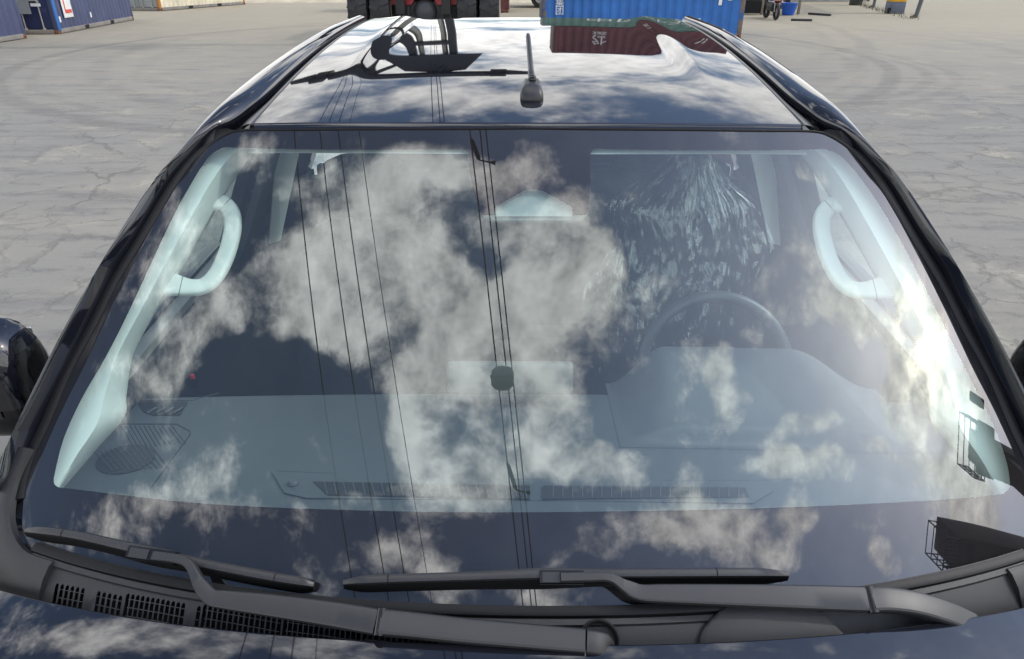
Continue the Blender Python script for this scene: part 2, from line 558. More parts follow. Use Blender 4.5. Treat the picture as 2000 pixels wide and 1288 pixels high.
# dusty soil along the far side of the yard
yv = t.n('ShaderNodeSeparateXYZ', ins={0: gv})
soil = t.m('ADD', t.ramp(yv.outputs[1], 11.0, 31.0, 0.0, 1.0), t.m('MULTIPLY', t.m('SUBTRACT', n_mid.outputs['Fac'], 0.5), 1.2), clamp=True)
base = t.mix(t.m('MULTIPLY', soil, 0.75), base, (0.342, 0.297, 0.213))
# old tyre marks: broad dark rubber arcs
wob = t.noise(gv, 0.7, 3, 0.5)
wv = t.n('ShaderNodeVectorMath', operation='MULTIPLY_ADD', ins={0: t.n('ShaderNodeVectorMath', operation='SUBTRACT', ins={0: wob.outputs['Color'], 1: (0.5, 0.5, 0.5)}).outputs[0], 1: (0.5, 0.5, 0), 2: gv}).outputs[0]
marks = None
for cx, cy, rr, ww, aa in ((-1.55, 19.45, 10.08, 0.26, 0.42), (-1.55, 19.45, 9.5, 0.14, 0.16), (-1.3, 19.3, 7.6, 0.3, 0.10), (1.30, 21.17, 11.64, 0.3, 0.18),
                           (-14.0, 29.92, 25.15, 0.32, 0.20), (-14.0, 29.92, 24.2, 0.3, 0.12), (2.67, 17.64, 6.14, 0.17, 0.26), (2.67, 17.64, 6.6, 0.17, 0.20)):
    dd = t.n('ShaderNodeVectorMath', operation='DISTANCE', ins={0: wv, 1: (cx, cy, 0)}).outputs['Value']
    q = t.m('MULTIPLY', t.ramp(t.m('ABSOLUTE', t.m('SUBTRACT', dd, rr)), ww, ww * 0.35), aa)
    marks = q if marks is None else t.m('MAXIMUM', marks, q)
marks = t.m('MULTIPLY', marks, t.ramp(n_str.outputs['Fac'], 0.30, 0.6, 0.45, 1.0))
base = t.mix(marks, base, (0.120, 0.112, 0.103))
# cracks, some filled with pale dust
cw = t.noise(gv, 1.2, 8, 0.7)
cv = t.n('ShaderNodeVectorMath', operation='MULTIPLY_ADD', ins={0: cw.outputs['Color'], 1: (0.9, 0.9, 0), 2: gv}).outputs[0]
vo = t.n('ShaderNodeTexVoronoi', feature='DISTANCE_TO_EDGE', ins={'Vector': cv, 'Scale': 0.42})
vo2 = t.n('ShaderNodeTexVoronoi', feature='DISTANCE_TO_EDGE', ins={'Vector': cv, 'Scale': 1.3})
near = t.ramp(yv.outputs[1], 17.0, 8.0, 0.15, 1.0)
c1 = t.m('MULTIPLY', t.ramp(vo.outputs['Distance'], 0.014, 0.003), t.ramp(wob.outputs['Fac'], 0.36, 0.55))
c2 = t.m('MULTIPLY', t.ramp(vo2.outputs['Distance'], 0.022, 0.004), t.ramp(n_mid.outputs['Fac'], 0.40, 0.54))
dust = t.m('MULTIPLY', t.ramp(vo2.outputs['Distance'], 0.10, 0.01), t.ramp(n_mid.outputs['Fac'], 0.50, 0.68))
base = t.mix(t.m('MULTIPLY', dust, t.m('MULTIPLY', near, 0.6)), base, (0.373, 0.353, 0.280))
cr_all = t.m('MULTIPLY', t.m('MAXIMUM', c1, t.m('MULTIPLY', c2, 0.8)), near)
vo3 = t.n('ShaderNodeTexVoronoi', feature='DISTANCE_TO_EDGE', ins={'Vector': cv, 'Scale': 3.4})
c3 = t.m('MULTIPLY', t.ramp(vo3.outputs['Distance'], 0.035, 0.008), t.ramp(n_str.outputs['Fac'], 0.46, 0.60))
cr_all = t.m('MAXIMUM', cr_all, t.m('MULTIPLY', t.m('MULTIPLY', c3, near), 0.42))
# construction joint on the right
sj = t.m('ABSOLUTE', t.m('SUBTRACT', t.m('MULTIPLY_ADD', yv.outputs[0], 0.045, 12.1), t.n('ShaderNodeSeparateXYZ', ins={0: wv}).outputs[1]))
cr_all = t.m('MAXIMUM', cr_all, t.m('MULTIPLY', t.m('MULTIPLY', t.ramp(sj, 0.05, 0.02), t.ramp(yv.outputs[0], 3.0, 5.0)), 0.55))
base = t.mix(t.m('MULTIPLY', cr_all, 0.32), base, (0.065, 0.061, 0.058))
gb = t.n('ShaderNodeBsdfPrincipled', ins={'Base Color': base, 'Roughness': 0.9, 'IOR': 1.35})
hh = t.m('SUBTRACT', t.m('ADD', t.m('MULTIPLY', n_fine.outputs['Fac'], 0.35), t.m('MULTIPLY', n_mid.outputs['Fac'], 0.9)), t.m('MULTIPLY', cr_all, 0.6))
bp = t.n('ShaderNodeBump', ins={'Strength': 0.6, 'Distance': 0.025, 'Height': hh})
t.t.links.new(bp.outputs[0], gb.inputs['Normal'])
t.n('ShaderNodeOutputMaterial', ins={'Surface': gb.outputs[0]})
tag(mk('ground', [(-400, -400, 0), (400, -400, 0), (400, 400, 0), (-400, 400, 0)], [(0, 1, 2, 3)], M_GROUND, smooth=False), kind='structure')

# ------------------------------------------------------------------ the pickup: curved surfaces
ZB, ZT, YB, YT = 1.24, 1.763, 0.72, 1.50


def wy(x, z):
    q = (z - ZB) / (ZT - ZB)
    return YB + (YT - YB) * q - 0.0675 * q * (1 - q) + 0.15 * x * x + 0.06 * x ** 4


def wn(x, z):
    e = 1e-4
    n = Vector(((wy(x + e, z) - wy(x - e, z)) / (2 * e), -1, (wy(x, z + e) - wy(x, z - e)) / (2 * e)))
    return n.normalized()


def wp(x, z, h=0.0):
    return Vector((x, wy(x, z), z)) + wn(x, z) * h


def hitw(px, py, h=0.0):
    """point where the line of sight meets the windscreen, or a shell h in front of it"""
    d = ray(px, py)

    def f(s):
        p = CAM + d * s
        p = p - wn(p.x, p.z) * h
        return p.y - wy(p.x, p.z)
    s = 1.3
    for _ in range(25):
        a = f(s)
        s -= a / ((f(s + 1e-4) - a) / 1e-4)
    return CAM + d * s


def sst(a, b, x):
    q = min(1, max(0, (x - a) / (b - a)))
    return q * q * (3 - 2 * q)


ROOF_L = 1.36


def roofz(x, y):
    q = y - 1.50
    ax = abs(x)
    base = 1.772 + 0.165 * q - 0.177 * q * q / (2 * ROOF_L)
    fade = sst(1.75, 2.4, y)
    return (base - 0.030 * x * x - 0.05 * x ** 4 - 0.010 * (1 - sst(0.38, 0.46, ax)) * fade
            + 0.004 * math.exp(-((ax - 0.44) / 0.055) ** 2) * fade)


def roofn(x, y):
    e = 1e-4
    return Vector((-(roofz(x + e, y) - roofz(x - e, y)) / (2 * e), -(roofz(x, y + e) - roofz(x, y - e)) / (2 * e), 1)).normalized()


def xm(y):
    return 0.590 - 0.030 * (y - 1.5) / 1.35


TRUCK = thing('pickup_truck', 'glossy black double-cab pickup truck seen from the front over its bonnet', 'pickup truck', (0, 1.6, 0))

# ---- windscreen
half = [(0, 1.238), (0.3, 1.238), (0.5, 1.236), (0.7, 1.228), (0.78, 1.226), (0.83, 1.240), (0.855, 1.275), (0.862, 1.31), (0.85, 1.355),
        (0.838, 1.413), (0.815, 1.47), (0.797, 1.526), (0.765, 1.59), (0.727, 1.672), (0.692, 1.714), (0.652, 1.739), (0.61, 1.7485), (0.5, 1.753), (0.3, 1.759), (0, 1.763)]
hs = [(p.x, p.y) for p in cr([(a, b, 0) for a, b in half], 6)]
G_OUT = hs + [(-a, b) for a, b in reversed(hs[1:-1])]


def pxloop(pts, n=5):
    return [(p.x, p.z) for p in (hitw(*q[:2]) for q in (cr([(a, b, 0) for a, b in pts], n) if n > 1 else [Vector((a, b, 0)) for a, b in pts]))]


side_l = pxloop([(446, 288), (430, 291), (405, 310), (370, 365), (330, 440), (250, 612), (205, 700), (160, 778), (125, 855), (108, 920), (105, 942), (112, 951), (122, 953)])
bot = pxloop([(140, 955), (400, 984), (700, 997), (1000, 1001), (1450, 994), (1800, 979), (1945, 967)])
side_r = pxloop([(1960, 965), (1970, 955), (1972, 940), (1965, 900), (1940, 830), (1890, 730), (1840, 630), (1780, 510), (1720, 405), (1670, 335), (1640, 304), (1615, 293), (1600, 292)])
topn = pxloop([(1165, 291), (1157, 294), (1153, 302), (1153, 350), (1149, 400), (1146, 419), (1143, 421), (1119, 421), (1117, 405), (1060, 373), (1054, 371), (1029, 371), (1023, 373),
               (968, 404), (965, 421), (944, 421), (940, 419), (925, 375), (917, 335), (915, 300), (912, 294), (905, 291)], 1)
G_IN = dense(side_l + bot + side_r + topn, 0.03)


def shell(name, v2, tri, mat, parent, h=0.0):
    vs = [wp(x, z, h) for x, z in v2]
    ns = [wn(x, z) for x, z in v2]
    o = mk(name, vs, tri, mat, parent, normals=None)
    # keep every face looking outward, then give the exact curved normals
    bm = bmesh.new()
    bm.from_mesh(o.data)
    for f in bm.faces:
        if f.normal.dot(Vector((0, -0.5, 0.8))) < 0:
            f.normal_flip()
    bm.to_mesh(o.data)
    bm.free()
    o.data.normals_split_custom_set_from_vertices([tuple(n) for n in ns])
    return o


v2, tr = fill(G_IN, [], 0.03)
pane = shell('windscreen', v2, tr, M_GLASS, TRUCK)
pane['label'] = 'large curved windscreen mirroring clouds and cables'
v2, tr = fill(dense(G_OUT, 0.03), [G_IN], 0.03)
frit = shell('black_border', v2, tr, M_FRIT, pane)

# ---- seal round the glass
iz = [i for i, p in enumerate(hs) if p[1] > 1.26 and p[0] > 0.01]
right = [hs[i] for i in iz if hs[i][1] > 1.27]
path2 = right + [(0, 1.763)] + [(-a, b) for a, b in reversed(right)]
sc = []
for a, b in path2:
    k = sst(1.735, 1.70, b) if b > 1.69 else 1
    sc.append((0.26 + 0.74 * k, 0.6 + 0.4 * k))
sb = MB().sweep([wp(a, b) for a, b in path2], [wn(a, b) for a, b in path2],
                [(-0.002, -0.004), (-0.002, 0.0012), (0.003, 0.004), (0.012, 0.005), (0.020, 0.001), (0.024, -0.012)], closed=True, scales=sc)
sb.build('windscreen_seal', M_RUBBER, TRUCK, 60)

# ---- roof skin
NU, NV = 150, 110
vs, ns, fs = [], [], []
for j in range(NV + 1):
    for i in range(NU + 1):
        u = -1 + 2 * i / NU
        x0 = u * 0.588
        y0 = wy(x0, 1.763 - 0.04 * x0 * x0) + 0.012
        y = y0 + (2.86 - y0) * j / NV
        x = u * xm(y)
        vs.append(Vector((x, y, roofz(x, y))))
        ns.append(roofn(x, y))
for j in range(NV):
    for i in range(NU):
        a = j * (NU + 1) + i
        fs.append((a, a + 1, a + NU + 2, a + NU + 1))
n0 = len(vs)                                    # rolled front lip
for i in range(NU + 1):
    p = vs[i]
    vs.append(p + Vector((0, -0.0035, -0.004)))
    ns.append(Vector((0, -0.7, 0.7)))
for i in range(NU + 1):
    p = vs[i]
    vs.append(p + Vector((0, -0.004, -0.020)))
    ns.append(Vector((0, -1, 0.1)).normalized())
for k in range(2):
    for i in range(NU):
        a = n0 + k * (NU + 1) + i
        b = i if k == 0 else n0 + i
        fs.append((a, a + 1, b + 1, b))
n1 = len(vs)                                    # rear drop
for i in range(NU + 1):
    p = vs[NV * (NU + 1) + i]
    vs.append(p + Vector((0, 0.02, -0.05)))
    ns.append(Vector((0, 1, 0.4)).normalized())
for i in range(NU):
    a = NV * (NU + 1) + i
    fs.append((a, a + 1, n1 + i + 1, n1 + i))
roof = mk('roof', vs, fs, M_PAINT, TRUCK, normals=ns)


# ---- side rails (pillar + roof edge) and ditch strips, one per side
def mirror(pts):
    return [Vector((-p.x, p.y, p.z)) for p in pts]


rail_pts, rail_n = [], []
low = [(0.862, 1.292), (0.856, 1.33), (0.842, 1.395), (0.820, 1.456), (0.797, 1.526), (0.765, 1.59), (0.733, 1.660)]
for k, (a, b) in enumerate(low):
    p, n = wp(a, b), wn(a, b)
    q = low[min(k + 1, len(low) - 1)]
    q0 = low[max(k - 1, 0)]
    tt = (wp(*q) - wp(*q0)).normalized()
    rail_pts.append(p + tt.cross(n) * 0.021)
    rail_n.append(n + Vector((0.12, 0, 0)))
for x, y, z in ((0.715, 1.500, 1.706), (0.681, 1.555, 1.737), (0.648, 1.605, 1.757), (0.629, 1.67, None), (0.619, 1.76, None), (0.613, 1.95, None), (0.606, 2.2, None), (0.599, 2.5, None), (0.588, 2.86, None)):
    zz = z if z else roofz(x, y) + 0.001
    rail_pts.append(Vector((x, y, zz)))
    rail_n.append((wn(x, 1.74).lerp(roofn(x, max(y, 1.55)), sst(1.45, 1.75, y)) + Vector((0.05, 0, 0))).normalized())
RP, RN = cr(rail_pts, 8), [v.normalized() for v in cr(rail_n, 8)]
rail_out = [Vector(q) for q in ((0.900, 0.910, 1.295), (0.895, 0.946, 1.328), (0.876, 1.030, 1.395), (0.857, 1.105, 1.455), (0.832, 1.205, 1.525), (0.808, 1.300, 1.588), (0.772, 1.415, 1.662),
                                (0.745, 1.470, 1.700), (0.724, 1.520, 1.735), (0.713, 1.570, 1.757), (0.706, 1.645, 1.775), (0.701, 1.770, 1.792), (0.692, 1.970, 1.812), (0.678, 2.240, 1.833), (0.662, 2.540, 1.846), (0.638, 2.860, 1.850))]
RO = cr(rail_out, 8)
RN2 = []
for k in range(len(RP)):
    tt = (RP[min(k + 1, len(RP) - 1)] - RP[max(k - 1, 0)]).normalized()
    nn = (RO[k] - RP[k]).cross(tt)
    RN2.append((-nn if nn.dot(RN[k]) < 0 else nn).normalized().lerp(RN[k], 0.25).normalized())
for _ in range(4):
    RN2 = [(RN2[max(k - 1, 0)] + RN2[k] * 2 + RN2[min(k + 1, len(RN2) - 1)]).normalized() for k in range(len(RN2))]
RN = [a_.lerp(b_, sst(1.46, 1.62, q_.y)).normalized() for a_, b_, q_ in zip(RN, RN2, RP)]
SEC = [(0.0, -0.018), (0.0, -0.002), (0.03, 0.004), (0.10, 0.0090), (0.22, 0.0140), (0.38, 0.0170), (0.56, 0.0170), (0.74, 0.0135), (0.90, 0.0070), (1.0, 0.0), (1.07, -0.007), (1.12, -0.020), (1.10, -0.055), (0.5, -0.06)]
for s in (1, -1):
    vs, fs = [], []
    for a_, b_, n_ in zip(RP, RO, RN):
        w_ = b_ - a_
        for f_, h_ in SEC:
            q = a_ + w_ * f_ + n_ * h_
            vs.append(Vector((s * q.x, q.y, q.z)))
    m = len(SEC)
    for k in range(len(RP) - 1):
        for j in range(m):
            fs.append((k * m + j, k * m + (j + 1) % m, (k + 1) * m + (j + 1) % m, (k + 1) * m + j))
    fs.append(tuple(range(m)))
    fs.append(tuple((len(RP) - 1) * m + j for j in range(m)))
    MB().add(vs, fs).build('roof_rail', M_PAINT, TRUCK, 70)
    # ditch strip between the roof skin and the rail
    a, b = [], []
    ys = [1.545 + (2.86 - 1.545) * k / 50 for k in range(51)]
    vs, fs = [], []
    for y in ys:
        xi = xm(y) - 0.0005
        xo = xi + 0.0225 if y > 1.72 else xi + 0.0225 + 0.012 * (1 - sst(1.56, 1.72, y))
        z0 = roofz(xi, y)
        for f, dz in ((0.0, -0.014), (0.06, -0.004), (0.2, 0.0005), (0.45, -0.001), (0.7, -0.004), (0.9, -0.008), (1.0, -0.016)):
            vs.append(Vector((s * (xi + (xo - xi) * f), y, z0 + dz)))
    for k in range(50):
        for q in range(6):
            i = k * 7 + q
            fs.append((i, i + 1, i + 8, i + 7) if s > 0 else (i, i + 7, i + 8, i + 1))
    smooth_by_angle(mk('roof_ditch_strip', vs, fs, M_MOLD, TRUCK), 50)

# ---- aerial on the roof
ab = Vector((0.012, 1.66, roofz(0.012, 1.66)))
poly = [(-0.026, 0.0), (-0.0265, 0.02), (-0.024, 0.06), (-0.018, 0.085), (0.018, 0.085), (0.024, 0.06), (0.0265, 0.02), (0.026, 0.0), (0.018, -0.006), (-0.018, -0.006)]
secs = [(0.0, 1.0, 0.0), (0.006, 1.0, 0.0), (0.014, 0.93, 0.006), (0.022, 0.80, 0.016), (0.0265, 0.55, 0.028), (0.028, 0.25, 0.035)]
m = MB()
vs, fs = [], []
for (h, k, sh) in secs:
    for (a, b) in poly:
        y = ab.y - 0.012 + (b * k + sh * (0.6)) * 1.05 - 0.0
        x = ab.x + a * k
        vs.append(Vector((x, y, roofz(x, y) + h)))
n = len(poly)
for j in range(len(secs) - 1):
    for k in range(n):
        fs.append((j * n + k, j * n + (k + 1) % n, (j + 1) * n + (k + 1) % n, (j + 1) * n + k))
fs.append(tuple((len(secs) - 1) * n + k for k in range(n)))
m.add(vs, fs)
M_AERIAL = pm('aerial_base_grey', (0.020, 0.0205, 0.022), 0.42, var=0.1)
base = m.build('aerial_base', M_AERIAL, roof, 50)
m0 = Vector((0.012, 1.698, ab.z + 0.034))
top = at_y(1031, 66, 1.885)
dirn = (top - m0)
MB().lathe([(0.0001, -0.006), (0.0105, -0.005), (0.0115, 0.0), (0.0115, 0.006), (0.0075, 0.010)], m0, (1, 0, 0), 16).build('aerial_pivot', M_GLOSSBLACK, roof)
MB().tube([m0 + dirn * k for k in (0.0, 0.1, 0.14, 0.16, 0.6, 0.92, 0.97, 1.0)], [0.0075, 0.0078, 0.0078, 0.0068, 0.0062, 0.0058, 0.0048, 0.002], 14).build('aerial_mast', M_WIPER, roof, 50)


# ---- bonnet
def ye(x):
    return 0.656 + 0.115 * x * x + 0.075 * x ** 4


def hoodz(x, y):
    d = ye(x) - y
    ax = abs(x)
    z = 1.2405 - 0.030 * d - 0.30 * d * d - 0.020 * x * x - 0.05 * x ** 6
    return z


vs, ns, fs = [], [], []
HU, HV = 120, 60
for j in range(HV + 1):
    for i in range(HU + 1):
        x = -0.90 + 1.8 * i / HU
        d = 1.02 * (j / HV) ** 2.0
        y = ye(x) - d
        e = 1e-3
        vs.append(Vector((x, y, hoodz(x, y))))
        ns.append(Vector((-(hoodz(x + e, y) - hoodz(x - e, y)) / (2 * e), -(hoodz(x, y + e) - hoodz(x, y - e)) / (2 * e), 1)).normalized())
for j in range(HV):
    for i in range(HU):
        a = j * (HU + 1) + i
        fs.append((a, a + HU + 1, a + HU + 2, a + 1))
n0 = len(vs)
for dy, dz, nn in ((0.0025, -0.0012, (0, 0.6, 0.8)), (0.0038, -0.0045, (0, 1, 0.2)), (0.002, -0.016, (0, 1, 0))):
    for i in range(HU + 1):
        vs.append(vs[i] + Vector((0, dy, dz)))
        ns.append(Vector(nn).normalized())
for k in range(3):
    for i in range(HU):
        a = n0 + k * (HU + 1) + i
        b = i if k == 0 else a - (HU + 1)
        fs.append((a, b, b + 1, a + 1) if k == 0 else (a, a - HU - 1, a - HU, a + 1))
hood = mk('bonnet', vs, fs, M_PAINT, TRUCK, normals=ns)


# ---- scuttle panel below the glass
def yg(x):
    return wy(x, 1.238)


def cowlz(x, y):
    d = yg(x) - y
    ax = abs(x)
    z = 1.243 - 0.55 * d - 4.0 * d * d
    return z


def hitc(px, py):
    d = ray(px, py)
    s = 0.9
    for _ in range(400):
        p = CAM + d * s
        if p.z < cowlz(p.x, p.y):
            break
        s += 0.0015
    return CAM + d * s


slots = []
rows = [((108, 1160), (232, 1184), 13), ((247, 1181), (386, 1205), 15), ((398, 1202), (544, 1228), 15), ((556, 1226), (700, 1246), 15), ((712, 1243), (850, 1258), 13)]
skip = {(0, 6), (0, 7), (1, 12), (1, 13)}
for r_, (qa, qb, cnt) in enumerate(rows):
    pa, pb = hitc(*qa), hitc(*qb)
    for k in range(cnt):
        if (r_, k) in skip:
            continue
        c = pa.lerp(pb, k / (cnt - 1))
        w, l = 0.0030, 0.0115
        lp = []
        for a in range(5):
            g = math.pi * a / 4
            lp.append((c.x + w * math.cos(g), c.y + l - w + w * math.sin(g)))
        for a in range(5):
            g = math.pi + math.pi * a / 4
            lp.append((c.x + w * math.cos(g), c.y - l - 0.012 + w * math.sin(g)))
        slots.append(lp)
xs = [-0.80 + 1.6 * k / 90 for k in range(91)]
outl = [(x, yg(x) + 0.004) for x in xs] + [(x, ye(x) - 0.07) for x in reversed(xs)]
v2, tr = fill(outl, slots, 0.014)
cowl = mk('scuttle_panel', [Vector((x, y, cowlz(x, y))) for x, y in v2], tr, M_PLASTIC, TRUCK)
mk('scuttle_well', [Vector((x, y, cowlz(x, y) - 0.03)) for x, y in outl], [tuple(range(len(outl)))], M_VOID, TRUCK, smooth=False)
mesh_ = MB()
for (qa, qb, cnt) in rows:
    pa, pb = hitc(*qa), hitc(*qb)
    for k in range(3):
        o = Vector((0, -0.010 + 0.009 * k, -0.006 + -0.007 * 0))
        a, b = pa + o, pb + o
        mesh_.tube([Vector((a.x, a.y, cowlz(a.x, a.y) - 0.006)), Vector(((a.x + b.x) / 2, (a.y + b.y) / 2, cowlz((a.x + b.x) / 2, (a.y + b.y) / 2) - 0.006)), Vector((b.x, b.y, cowlz(b.x, b.y) - 0.006))], 0.0006, 5)
mesh_.build('intake_mesh', pm('grey_wire_mesh', (0.10, 0.10, 0.10), 0.5), cowl)
# sealing lip along the foot of the glass, in two steps
lp_n = [Vector((0, -0.45, 0.9))] * len(xs)
MB().sweep([Vector((x, yg(x) - 0.002, 1.2455 - 0.004 * x * x)) for x in xs], lp_n, [(-0.004, 0.002), (0.006, 0.0035), (0.010, 0.002), (0.012, -0.004), (-0.004, -0.006)]).build('scuttle_lip', M_RUBBER, cowl, 40)
MB().sweep([Vector((x, yg(x) - 0.016, cowlz(x, yg(x) - 0.016))) for x in xs], lp_n, [(-0.006, 0.001), (-0.004, 0.0035), (0.004, 0.0035), (0.006, 0.0005), (0, -0.003)]).build('scuttle_bead', M_PLASTIC, cowl, 40)
# domed cover over the wiper motor, driver's side
dc = hitc(1515, 1256)
vs, fs = [], []
rings = [(1.0, -0.004), (0.985, 0.007), (0.955, 0.0105), (0.90, 0.0120), (0.6, 0.0150), (0.3, 0.0165), (0.02, 0.017)]
for f_, h_ in rings:
    for k in range(48):
        g = 2 * math.pi * k / 48
        x, y = dc.x + 0.118 * f_ * math.cos(g), dc.y - 0.018 + 0.062 * f_ * math.sin(g)
        vs.append(Vector((x, y, cowlz(x, y) + h_)))
for j in range(len(rings) - 1):
    for k in range(48):
        fs.append((j * 48 + k, j * 48 + (k + 1) % 48, (j + 1) * 48 + (k + 1) % 48, (j + 1) * 48 + k))
MB().add(vs, fs).build('motor_cover', M_PLASTIC, cowl, 50)
# round well of the passenger-side wiper spindle
wc = hitc(1168, 1243)
MB().lathe([(0.030, 0.004), (0.0275, 0.0055), (0.0255, 0.003), (0.0245, -0.012), (0.0001, -0.014)], wc + Vector((0, -0.012, 0.004)), (0, -0.55, 0.83), 28).build('spindle_well', M_VOID, cowl, 50)


# ---- pillar foot covers (black plastic corners)
for s in (1, -1):
    P = [(0.872, 1.322), (0.880, 1.285), (0.866, 1.248), (0.82, 1.226), (0.755, 1.224)]
    pts = cr([wp(a, b, 0.006) for a, b in P], 6)
    nn = [wn(p.x, p.z) for p in pts]
    if s < 0:
        pts, nn = mirror(pts), mirror(nn)
    pr = [(-0.012, -0.004), (-0.010, 0.006), (-0.002, 0.009), (0.020, 0.008), (0.055, -0.004), (0.080, -0.03), (0.05, -0.05)]
    pr = pr if s < 0 else [(-a, b) for a, b in pr]
    MB().sweep(pts, nn, pr).build('pillar_foot_cover', M_PLASTIC, TRUCK, 50)


# ---- wipers
def wiper(blade_px, clip_px, arm_px, head_px, cap_px, name_label):
    def line(pts):
        return cr([hitw(a, b, h) for a, b, h in pts], 6)
    ap = line(arm_px)
    an = [wn(p.x, p.z) for p in ap]
    L = len(ap)
    scl = []
    for i in range(L):
        k = i / (L - 1)
        scl.append((0.45 + 0.30 * sst(0.28, 0.45, k) + 0.42 * sst(0.42, 1.0, k), 0.8 + 0.4 * k))
    prof = [(-0.0150, -0.006), (-0.0150, 0.0028), (-0.0135, 0.0046), (-0.0105, 0.0056), (0.0105, 0.0068), (0.0132, 0.0058), (0.0148, 0.0036), (0.0154, -0.006)]
    arm = MB().sweep(ap, an, prof, scales=scl).build('wiper_arm', M_WIPER, TRUCK, 24)
    arm['label'] = name_label
    bp = line(blade_px)
    bn = [wn(p.x, p.z) for p in bp]
    n = len(bp)
    sc = []
    for i in range(n):
        k = i / (n - 1)
        e = min(k, 1 - k)
        w = 0.55 + 0.45 * sst(0, 0.10, e)
        bump = 1 + 0.22 * math.exp(-((k - clip_px[2]) / 0.07) ** 2)
        sc.append((w * bump * 0.92, (0.45 + 0.55 * sst(0, 0.06, e)) * bump))
    MB().sweep(bp, bn, [(-0.0125, 0.004), (-0.0105, 0.0125), (-0.006, 0.0150), (0.001, 0.0140), (0.0030, 0.0095)], scales=sc).build('blade_spoiler', M_WIPER, arm, 40)
    MB().sweep(bp, bn, [(-0.0115, 0.000), (-0.0100, 0.0045), (0.0020, 0.0105), (0.0075, 0.0040), (0.0125, -0.0060), (0.0105, -0.0105), (0.0020, -0.0080)], scales=sc).build('blade_rubber', M_RUBBER, arm, 40)
    # seams of the jointed spoiler
    for kk in (0.19, 0.81):
        i = int(kk * (n - 1))
        MB().sweep([bp[i], bp[i] + (bp[i + 1] - bp[i]).normalized() * 0.0016], [bn[i]] * 2, [(-0.0130, 0.003), (-0.0108, 0.0129), (-0.006, 0.0154), (0.0013, 0.0144), (0.0034, 0.0095)], scales=[sc[i]] * 2).build('spoiler_seam', M_VOID, arm)
    ca, cb = hitw(clip_px[0][0], clip_px[0][1], 0.030), hitw(clip_px[1][0], clip_px[1][1], 0.030)
    cn = wn(ca.x, ca.z)
    MB().sweep([ca, cb], [cn, cn], [(-0.0095, -0.012), (-0.0095, 0.001), (-0.008, 0.003), (0.008, 0.003), (0.0095, 0.001), (0.0095, -0.012)]).build('blade_clip', M_GLOSSBLACK, arm, 50)
    cm = ca.lerp(cb, 0.30)
    MB().sweep([ca.lerp(cb, 0.06), ca.lerp(cb, 0.46)], [cn, cn], [(-0.0072, 0.0), (-0.0072, 0.0045), (0.0072, 0.0045), (0.0072, 0.0)]).build('clip_button', M_WIPER, arm, 50)
    # sprung head with its hinge
    hp = line(head_px)
    hn = [(wn(p.x, p.z) + Vector((0, 0, 0.15))).normalized() for p in hp]
    m = len(hp)
    hsc = [(1.18 - 0.10 * i / (m - 1), 1.4) for i in range(m)]
    head = MB().sweep(hp, hn, prof, scales=hsc).build('wiper_head', M_WIPER, arm, 24)
    q = hp[0]
    ax = (hp[1] - hp[0]).normalized().cross(hn[0])
    MB().tube([q - ax * 0.018, q + ax * 0.018], 0.0085, 14).build('hinge_pin', M_GLOSSBLACK, arm, 50)
    if cap_px:
        c = line(cap_px)
        cn = [(wn(p.x, p.z) + Vector((0, 0, 0.15))).normalized() for p in c]
        k = len(c)
        MB().sweep(c, cn, prof, scales=[((1.10, 1.5) if i < k * 0.6 else (1.10 - 0.6 * ((i / (k - 1)) - 0.6) / 0.4, 1.5)) for i in range(k)]).build('spindle_cap', M_PLASTIC, arm, 45)
    return arm


wiper([(52, 1040, 0.010), (150, 1052, 0.012), (285, 1083, 0.013), (420, 1112, 0.013), (540, 1135, 0.012), (614, 1146, 0.010)],
      ((250, 1078), (342, 1091), 0.42),
      [(300, 1086, 0.036), (345, 1092, 0.036), (370, 1103, 0.036), (390, 1140, 0.034), (412, 1166, 0.033), (440, 1172, 0.033), (520, 1182, 0.034), (640, 1199, 0.036), (735, 1215, 0.038)],
      [(744, 1216, 0.040), (800, 1221, 0.040), (900, 1232, 0.040), (1000, 1241, 0.040), (1142, 1253, 0.040)],
      [(1144, 1254, 0.040), (1165, 1257, 0.038), (1180, 1262, 0.030), (1190, 1275, 0.016)], 'shorter wiper on the passenger side, lying steeply')
wiper([(672, 1142, 0.010), (760, 1138, 0.012), (900, 1134, 0.013), (1085, 1129, 0.013), (1250, 1127, 0.013), (1420, 1126, 0.012), (1538, 1126, 0.010)],
      ((1054, 1128), (1140, 1128), 0.475),
      [(1095, 1128, 0.036), (1150, 1127, 0.036), (1190, 1128, 0.036), (1222, 1146, 0.034), (1250, 1158, 0.033), (1300, 1160, 0.033), (1420, 1163, 0.034), (1560, 1167, 0.036), (1690, 1171, 0.038)],
      [(1700, 1172, 0.040), (1735, 1172, 0.041), (1790, 1180, 0.040), (1850, 1198, 0.034), (1900, 1220, 0.022)], None, 'longer wiper on the driver side, lying almost level')

# ------------------------------------------------------------------ the pickup: body below and behind the windscreen
M_TYRE = pm('tyre_rubber', (0.022, 0.022, 0.023), 0.75, var=0.25, scale=8, bump=0.3, bscale=120)
M_ALLOY = pm('alloy_wheel', (0.45, 0.46, 0.47), 0.3, 1.0)
M_LAMP = pm('headlamp_lens', (0.55, 0.57, 0.60), 0.08, 0.0, 1.5)
M_CHROME = pm('chrome', (0.75, 0.76, 0.78), 0.12, 1.0)


def arch(cy, r, a0=0.0, a1=180.0, n=14):
    return [(cy + r * math.cos(R(a0 + (a1 - a0) * k / n)), 0.42 + r * math.sin(R(a0 + (a1 - a0) * k / n))) for k in range(n + 1)]


def body_panel(name, outline, s, x0=0.895, x1=0.965, mat=None):
    o = MB().prism(outline, (s * x0, 0, 0), (0, 1, 0), (0, 0, 1), (s * (x1 - x0), 0, 0)).build(name, mat or M_PAINT, TRUCK, 40)
    return o


